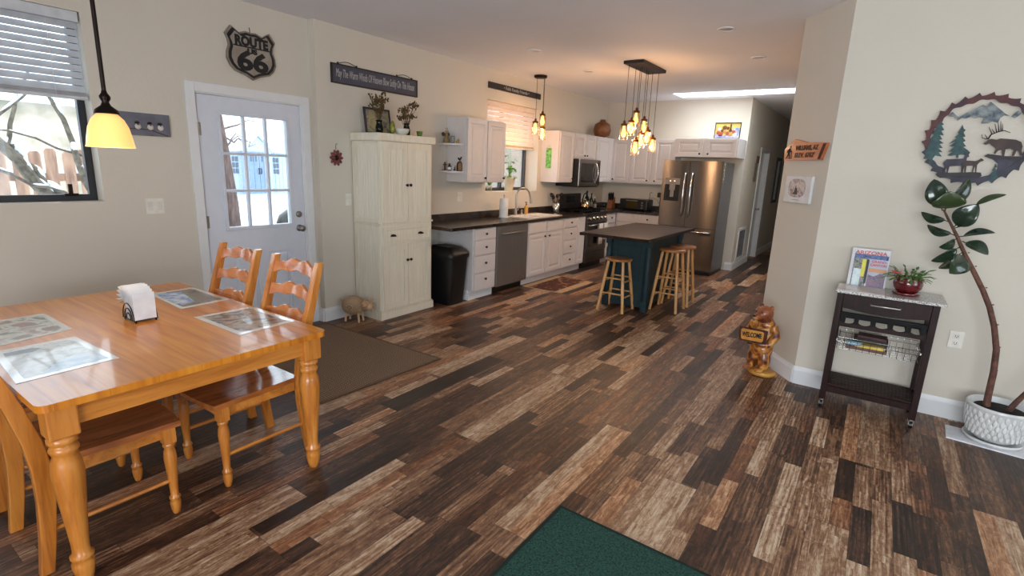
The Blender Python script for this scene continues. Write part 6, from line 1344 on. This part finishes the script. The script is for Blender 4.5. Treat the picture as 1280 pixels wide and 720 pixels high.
sil('deer', [(-0.208, -0.497), (-0.163, -0.448), (0.031, -0.455), (0.083, -0.424), (0.108, -0.392), (0.149, -0.417), (0.160, -0.444), (0.101, -0.476), (0.066, -0.538), (0.080, -0.698), (0.062, -0.701), (0.031, -0.562), (0.024, -0.701), (0.007, -0.701), (0.000, -0.556), (-0.108, -0.566), (-0.101, -0.705), (-0.122, -0.708), (-0.146, -0.566), (-0.149, -0.708), (-0.170, -0.708), (-0.177, -0.552)], M_ELK, -0.041, -0.037)
m = MB()
for x, z in ((-0.7, 0.5), (0.7, 0.5), (0.0, -0.85)): m.cyl((x*SR, -0.0212, z*SR), (x*SR, -0.0005, z*SR), 0.006)
m.build('standoff', M_BK, t)

# ------------------------------------------------------------------ rolling cart
t = thing('kitchen_cart', 'dark espresso rolling cart with granite top on casters against right wall', 'cart', (-0.135, 4.17, 0))
W, D = 0.56, 0.33; ztop = 0.862
MB().box(-0.012, -0.012, ztop-0.018, W+0.030, D+0.01, ztop).build('granite_top', GRANITE, t, bevel=0.003)
for x in (0, W-0.038):
    for y in (0, D-0.038): MB().box(x, y, 0.06, x+0.038, y+0.038, ztop-0.0185).build('leg', ESP, t, bevel=0.002)
for x in (0.002, W-0.022): MB().box(x, 0.04, 0.74, x+0.02, D-0.04, ztop-0.019).box(x, 0.04, 0.14, x+0.02, D-0.04, 0.18).box(x, 0.04, 0.60, x+0.02, D-0.04, 0.635).build('side_rail', ESP, t)
MB().box(0.04, D-0.03, 0.76, W-0.04, D-0.01, ztop-0.019).build('back_rail', ESP, t)
# bow-bottomed drawer front
pts = [(0.04, 0.838), (0.04, 0.745)] + [(0.04+(W-0.08)*i/12, 0.745-0.022*math.sin(PI*i/12)) for i in range(1, 12)] + [(W-0.04, 0.745), (W-0.04, 0.838)]
o = MB().prism(pts, 0.004, 0.024).build('drawer_front', ESP, t, bevel=0.002)
MB().tube([(0.20, 0.004, 0.79), (0.20, -0.016, 0.79), (0.36, -0.016, 0.79), (0.36, 0.004, 0.79)], 0.005, 8).build('handle', mat('satin_silver', (220, 214, 208), 0.3, 0.9), o)
# wine rack with scalloped rails and straps
pts = [(0.04, 0.61), (W-0.04, 0.61), (W-0.04, 0.655)]
for k in range(5):
    xc = W-0.04-(W-0.08)*(k+0.5)/5
    pts += [(xc+0.036*math.cos(a*PI/8), 0.655-0.020*math.sin(a*PI/8)) for a in range(0, 9)]
pts += [(0.04, 0.655)]
MB().prism(pts[::-1], 0.006, 0.022).build('bottle_rail', ESP, t)
MB().box(0.04, 0.006, 0.682, W-0.04, 0.020, 0.712).build('upper_rail', IRON, t); MB().box(0.04, D-0.03, 0.61, W-0.04, D-0.012, 0.65).build('rear_rail', IRON, t); MB().box(0.04, D-0.03, 0.68, W-0.04, D-0.012, 0.705).build('rear_rail', IRON, t)
for k in range(6):
    x = 0.04+(W-0.08)*k/5; x = min(max(x, 0.058), W-0.058); MB().hexa([(x-0.014, 0.005, 0.64), (x+0.014, 0.005, 0.64), (x+0.014, D-0.02, 0.64), (x-0.014, D-0.02, 0.64)], [(x-0.014, 0.005, 0.69), (x+0.014, 0.005, 0.69), (x+0.014, D-0.02, 0.65), (x-0.014, D-0.02, 0.65)]).build('bottle_divider', IRON, t)
# chrome wire basket
bk = MB(); bx0, bx1, by0, by1, bz0, bz1 = 0.05, W-0.05, 0.02, D-0.03, 0.445, 0.53
for z in (bz1, bz1-0.03): bk.tube([(bx0, by0, z), (bx1, by0, z), (bx1, by1, z), (bx0, by1, z), (bx0, by0, z)], 0.0022, 5)
for k in range(13):
    x = bx0+(bx1-bx0)*k/12; bk.tube([(x, by0, bz1), (x, by0+0.015, bz0), (x, by1-0.015, bz0), (x, by1, bz1)], 0.0016, 5)
for k in range(6):
    y = by0+0.02+(by1-by0-0.04)*k/5; bk.tube([(bx0, y, bz1), (bx0+0.015, y, bz0-0.001), (bx1-0.015, y, bz0-0.001), (bx1, y, bz1)], 0.0016, 5)
bk.build('wire_basket', CHROME, t)
m = MB()
for x in (0.041, W-0.049): m.box(x, 0.03, 0.50, x+0.008, D-0.03, 0.515)
m.build('basket_runner', CHROME, t)
m = MB(); n_ = 9
for k in range(n_): y = 0.02+(D-0.05)*k/(n_-1); m.box(0.03, y-0.010, 0.165, W-0.03, y+0.010, 0.18)
m.build('slatted_shelf', ESP, t, bevel=0.002); MB().box(0.038, 0.006, 0.12, W-0.038, 0.024, 0.164).build('lower_rail', ESP, t); MB().box(0.038, D-0.024, 0.12, W-0.038, D-0.006, 0.164).build('lower_rail', ESP, t)
for x in (0.019, W-0.019):
    for y in (0.019, D-0.019):
        c_ = MB().cyl((x-0.009, y-0.008, 0.024), (x+0.009, y-0.008, 0.024), 0.024, n=18).build('caster_wheel', BLACK, t)
        MB().cyl((x, y, 0.048), (x, y, 0.0595), 0.014).box(x-0.013, y-0.018, 0.022, x-0.0095, y+0.006, 0.05).box(x+0.0095, y-0.018, 0.022, x+0.013, y+0.006, 0.05).build('caster_fork', CHROME, t)
# books in basket
bx = -0.135
def book(label, loc, w, d, h, c_, rz=0, txt=None):
    t = thing('book', label, 'book', loc, rz, 'books in the cart basket'); MB().box(0, 0, 0, w, d, 0.0015).box(0, 0, h-0.0015, w, d, h).box(0, 0, 0.0015, w, 0.002, h-0.0015).build('cover', mat('book_cover', c_, 0.5, c2=tuple(k*0.8 for k in c_)), t); MB().box(0.002, 0.0021, 0.0016, w-0.002, d-0.003, h-0.0016).build('pages', PAPER, t); return t
bz = 0.4475
book('reddish brown book at the bottom of the basket stack', (bx+0.10, 4.24, bz), 0.24, 0.17, 0.022, (110, 74, 66))
book('slim yellow book on the basket stack facing front', (bx+0.155, 4.235, bz+0.0225), 0.17, 0.15, 0.020, (236, 206, 84), 0.02)
book('black book lying behind the light blue one', (bx+0.14, 4.30, bz+0.043), 0.20, 0.12, 0.028, (30, 16, 18))
book('dark maroon book on top of the basket stack', (bx+0.16, 4.31, bz+0.0715), 0.17, 0.11, 0.018, (74, 34, 40), -0.04)
tag(MB().cyl((0, 0, 0), (0.085, 0, 0), 0.016).cyl((-0.006, 0, 0), (0.0, 0, 0), 0.011).build('light_blue_tube', mat('light_blue_plastic', (130, 176, 196), 0.4), loc=(bx+0.105, 4.248, bz+0.040)), 'light blue tube lying at the left end of the basket', 'tube')
# top: brochures and plant
t = thing('brochure_holder', 'ARIZONA travel brochures standing on the left of cart top', 'brochures', (-0.10, 4.40, ztop), 0)
RX = Matrix.Rotation(math.radians(-14), 4, 'X'); w, h = 0.225, 0.275
m = MB(RX); m.box(0, 0, 0, w, 0.004, h); m.build('cover', mat('pale_cover', (222, 224, 230), 0.4), t)
m = MB(RX)
m.box(0.018, -0.003, 0.0, 0.105, -0.0002, 0.215); m.cur = 1; m.box(0.112, -0.003, 0.0, 0.218, -0.0002, 0.205); m.cur = 2; m.box(0.07, -0.0045, 0.075, 0.092, -0.0031, 0.20); m.cur = 3; m.box(0.096, -0.0045, 0.03, 0.110, -0.0031, 0.20); m.cur = 4; m.box(0.025, -0.0045, 0.0, 0.07, -0.0031, 0.13); m.cur = 5; m.box(0.114, -0.0045, 0.115, 0.216, -0.0031, 0.14); m.cur = 6; m.prism([(0.114, 0.0), (0.216, 0.0), (0.216, 0.09), (0.185, 0.11), (0.15, 0.085), (0.114, 0.095)][::-1], -0.0045, -0.0031); m.cur = 7; m.box(0.018, -0.0042, 0.205, 0.218, -0.0031, 0.235)
m.build('brochures', [picture('b_left', [(60, 70, 60), (150, 150, 140), (40, 44, 60)], 40), mat('b_right', (190, 196, 214), 0.4), mat('b_yellow', (232, 222, 70), 0.4), mat('b_black', (30, 30, 36), 0.4), mat('b_ice', (190, 214, 222), 0.4, c2=(220, 232, 232), scale=30), mat('b_orange', (224, 160, 110), 0.4), picture('b_canyon', [(70, 60, 120), (150, 110, 130), (110, 110, 120), (60, 90, 140)], 44), picture('b_band', [(40, 60, 120), (90, 120, 170), (30, 40, 90)], 30)], t)
red = mat('red_print', (206, 52, 50), 0.4)
def rxt(o, x, z): o.matrix_local = RX @ Matrix.Translation((x, -0.0055, z)) @ Matrix.Rotation(PI/2, 4, 'X') @ Matrix.Diagonal((o.scale.x, 1, 1, 1))
rxt(text('lettering', 'ARIZONA', 0.036, mat('coral_print', (214, 92, 84), 0.4), t, (0, 0, 0), width=0.19, ext=0.0004, offset=0.0006), w/2, 0.245)
rxt(text('lettering', 'GRAND', 0.024, red, t, (0, 0, 0), width=0.085, ext=0.0004, offset=0.0006), 0.166, 0.188); rxt(text('lettering', 'CANYON', 0.024, red, t, (0, 0, 0), width=0.095, ext=0.0004, offset=0.0006), 0.166, 0.164)
tag(MB(Matrix.Rotation(math.radians(3), 4, 'X')).box(0, 0, 0, 0.27, 0.20, 0.004).build('folded_leaflet', mat('pale_leaflet', (222, 216, 212), 0.35, c2=(196, 188, 184), scale=10, coat=0.4), loc=(-0.142, 4.17, ztop+0.0005), rot=(0, 0, 0.0)), 'pale glossy leaflet lying flat in front of the brochures', 'leaflet')
t = thing('christmas_cactus', 'flowering cactus with one pink bloom in glossy maroon pot on cart', 'potted plant', (0.245, 4.34, ztop))
MAR = mat('glossy_maroon_glaze', (104, 22, 28), 0.1, c2=(82, 14, 20), coat=0.8)
MB().lathe([(0.055, 0.0), (0.075, 0.004), (0.08, 0.018), (0.076, 0.020), (0.06, 0.012), (0, 0.012)], n=30).build('saucer', MAR, t)
MB().lathe([(0.045, 0.013), (0.055, 0.018), (0.078, 0.05), (0.084, 0.075), (0.080, 0.10), (0.074, 0.112), (0.078, 0.118), (0.072, 0.120), (0.068, 0.11), (0.0, 0.105)], n=30).build('pot', MAR, t)
CG = mat('cactus_green', (88, 128, 52), 0.4, c2=(58, 98, 40), scale=30); r = random.Random(8)
m = MB()
for k in range(34):
    a = 2*PI*k/34+r.uniform(-.1, .1); el = r.uniform(0.0, 1.3); L = r.uniform(0.07, 0.125); b = Vector((0.045*math.cos(a), 0.04*math.sin(a), 0.108)); d = Vector((math.cos(a)*math.cos(el), 0.8*math.sin(a)*math.cos(el), math.sin(el)+0.25))
    p = b
    for j in range(3):
        leaf(m, p, d, L/2.6, 0.018, 0.15, 3, up_=Vector((0.3, 0.2, 1))); p = p+d.normalized()*L/3; d = d-Vector((0, 0, 0.35))
o = m.build('foliage', CG, t, kind='stuff'); o.modifiers.new('s', 'SOLIDIFY').thickness = 0.003
m = MB()
for k in range(12):
    a = k*2*PI/12; leaf(m, (-0.075, -0.02, 0.135), (math.cos(a), math.sin(a)*0.8-0.3, 0.6+0.5*(k % 2)), 0.045, 0.024, 0.3, 4)
o = m.build('pink_bloom', mat('pink_petal', (232, 110, 120), 0.5, c2=(214, 80, 96)), t); o.modifiers.new('s', 'SOLIDIFY').thickness = 0.002

# ------------------------------------------------------------------ rubber plant, pot and board
PX, PY = 0.835, 4.305
tag(MB().prism([(0.595, 4.165), (1.25, 4.10), (1.27, 4.36), (0.605, 4.385)], 0.0005, 0.009, 'xy').build('white_board', mat('white_board', (232, 234, 238), 0.5)), 'white board lying on floor under the big ribbed plant pot', 'board')
t = thing('rubber_plant', 'tall rubber plant in white ribbed ceramic pot at the right edge', 'potted plant', (PX, PY, 0.0095))
WC = mat('white_glazed_ceramic', (228, 230, 230), 0.12, coat=0.6)
MB().lathe([(0.115, 0.0), (0.145, 0.004), (0.152, 0.022), (0.146, 0.024), (0.125, 0.010), (0, 0.010)], n=40).build('saucer', WC, t)
m = MB(); m.lathe([(0.085, 0.012), (0.105, 0.016), (0.135, 0.05), (0.158, 0.12), (0.163, 0.18), (0.160, 0.215), (0.166, 0.222), (0.168, 0.235), (0.160, 0.242), (0.150, 0.236), (0.148, 0.21), (0.0, 0.205)], n=48); m.build('pot', WC, t)
m = MB()
for j in range(5):
    z = 0.065+j*0.032; rr_ = [0.142, 0.153, 0.160, 0.1635, 0.1635][j]
    for k in range(30):
        a = 2*PI*(k+0.5*(j % 2))/30; R = Matrix.Rotation(a, 3, 'Z'); m.ell((rr_*math.cos(a), rr_*math.sin(a), z), (0.0032, 0.0125, 0.021), 8, 6, R=R)
m.build('relief_petals', WC, t)
MB().lathe([(0.148, 0.206), (0.10, 0.215), (0.0, 0.218)], n=30).build('soil', mat('dark_soil', (28, 22, 20), 0.95, bump=1.0, bscale=80), t)
STM = mat('brown_woody_stem', (110, 74, 58), 0.7, c2=(78, 50, 42), scale=30, bump=0.5)
st = [(0.770, 4.30, 0.21), (0.765, 4.30, 0.30), (0.762, 4.30, 0.45), (0.748, 4.30, 0.60), (0.712, 4.30, 0.74), (0.668, 4.30, 0.86), (0.618, 4.30, 0.96), (0.545, 4.30, 1.085), (0.497, 4.30, 1.165), (0.460, 4.30, 1.232), (0.433, 4.295, 1.284), (0.392, 4.29, 1.352), (0.340, 4.29, 1.440)]
loc0 = Vector((PX, PY, 0.0095)); st = [Vector(p)-loc0 for p in st]
stw = MB().tube(st, [0.020, 0.019, 0.018, 0.017, 0.016, 0.0155, 0.015, 0.014, 0.012, 0.011, 0.010, 0.008, 0.006], 12)
for p in st[1:9]: stw.ell(p+Vector((0.012, -0.006, 0.02)), (0.006, 0.006, 0.004), 6, 4)
stw.build('stem', STM, t)
MB().tube([Vector((0.868, 4.30, 0.21))-loc0, Vector((0.90, 4.29, 0.30))-loc0, Vector((0.96, 4.28, 0.44))-loc0, Vector((1.02, 4.27, 0.62))-loc0], [0.017, 0.015, 0.014, 0.012], 12).build('side_stem', STM, t)
def leafmat():
    n = NT('dark_rubber_leaf'); g = n.n('ShaderNodeNewGeometry'); v = n.coord(); nz = n.n('ShaderNodeTexNoise', i_Scale=18.0); n.l(v, nz.inputs['Vector'])
    n.l(n.ramp(nz.outputs[0], [(0.3, (26, 44, 38)), (0.7, (44, 66, 46))]), n.b.inputs['Base Color']); n.b.inputs['Roughness'].default_value = 0.18; n.b.inputs['Coat Weight'].default_value = 0.5; return n.m
RL = leafmat(); RLO = mat('olive_rubber_leaf', (58, 74, 40), 0.25, c2=(46, 62, 36), coat=0.4)
def bigleaf(base, tip, wd, tilt=0.35, bow=0.02, mm=RL, stalk=0.12, cup=0.22):
    # leaf blade in world coordinates from base to tip, its face turned by tilt around its own axis
    b, e_ = Vector(base)-loc0, Vector(tip)-loc0; d = (e_-b); L = d.length; d.normalize()
    view = Vector((0.25, -1, 0.15)).normalized(); side = d.cross(view).normalized(); nrm = side.cross(d).normalized()
    side = (side*math.cos(tilt)+nrm*math.sin(tilt)).normalized(); nrm = side.cross(d)
    m = MB(); n = 14; vs = []; K = 6
    for i in range(n+1):
        f = i/n; c_ = b+d*L*(stalk+(1-stalk)*f)+nrm*bow*math.sin(PI*f); g_ = math.sin(PI*f**0.85)**0.72 if 0 < f < 1 else 0.0
        ww = wd*0.5*g_
        for k in range(K+1):
            u = k/K*2-1; vs.append(c_+side*ww*u+nrm*(cup*ww*abs(u)))
    m.add(vs, [(i*(K+1)+k, i*(K+1)+k+1, (i+1)*(K+1)+k+1, (i+1)*(K+1)+k) for i in range(n) for k in range(K)], True)
    m.tube([b, b+d*L*stalk*1.05, b+d*L*0.95+nrm*0.001], [0.0025, 0.0025, 0.0008], 5)
    o = m.build('leaf', mm, t); s_ = o.modifiers.new('s', 'SOLIDIFY'); s_.thickness = 0.0015; s_.offset = 0
def wp(u, v, y=4.28):   # trace on the plant's own plane (a vertical plane through the stem)
    return (0.301+(u-225)*0.000732+(v-170)*0.000188, y, 1.532-(v-170)*0.000966+(u-225)*0.0000643)
L_ = [((245, 275), (195, 72), 0.105, 0.55, RL, 4.30), ((265, 265), (430, 72), 0.085, -0.5, RL, 4.31), ((258, 268), (310, 150), 0.0, 0, RL, 4.25),
      ((284, 345), (100, 280), 0.062, 0.9, RL, 4.28), ((322, 432), (138, 362), 0.060, 0.9, RL, 4.26), ((338, 452), (212, 508), 0.062, 0.6, RL, 4.26),
      ((360, 505), (158, 602), 0.068, 0.5, RL, 4.28), ((380, 545), (275, 672), 0.120, 0.35, RL, 4.22), ((372, 540), (212, 655), 0.075, 0.5, RLO, 4.33),
      ((312, 385), (475, 235), 0.110, 0.35, RL, 4.24), ((440, 245), (650, 180), 0.036, 0.6, RLO, 4.27), ((325, 385), (458, 352), 0.042, 0.9, RL, 4.30),
      ((350, 440), (578, 412), 0.055, 0.9, RL, 4.26), ((372, 468), (530, 548), 0.075, 0.45, RL, 4.25)]
for a, b, wd_, ti, mm, y in L_:
    if wd_: bigleaf(wp(*a, 4.29), wp(*b, y), wd_*1.15, ti, mm=mm)
bigleaf(wp(262, 275, 4.27), wp(292, 150, 4.20), 0.17, 0.1, mm=RLO, cup=0.10)
bpy.context.view_layer.update()
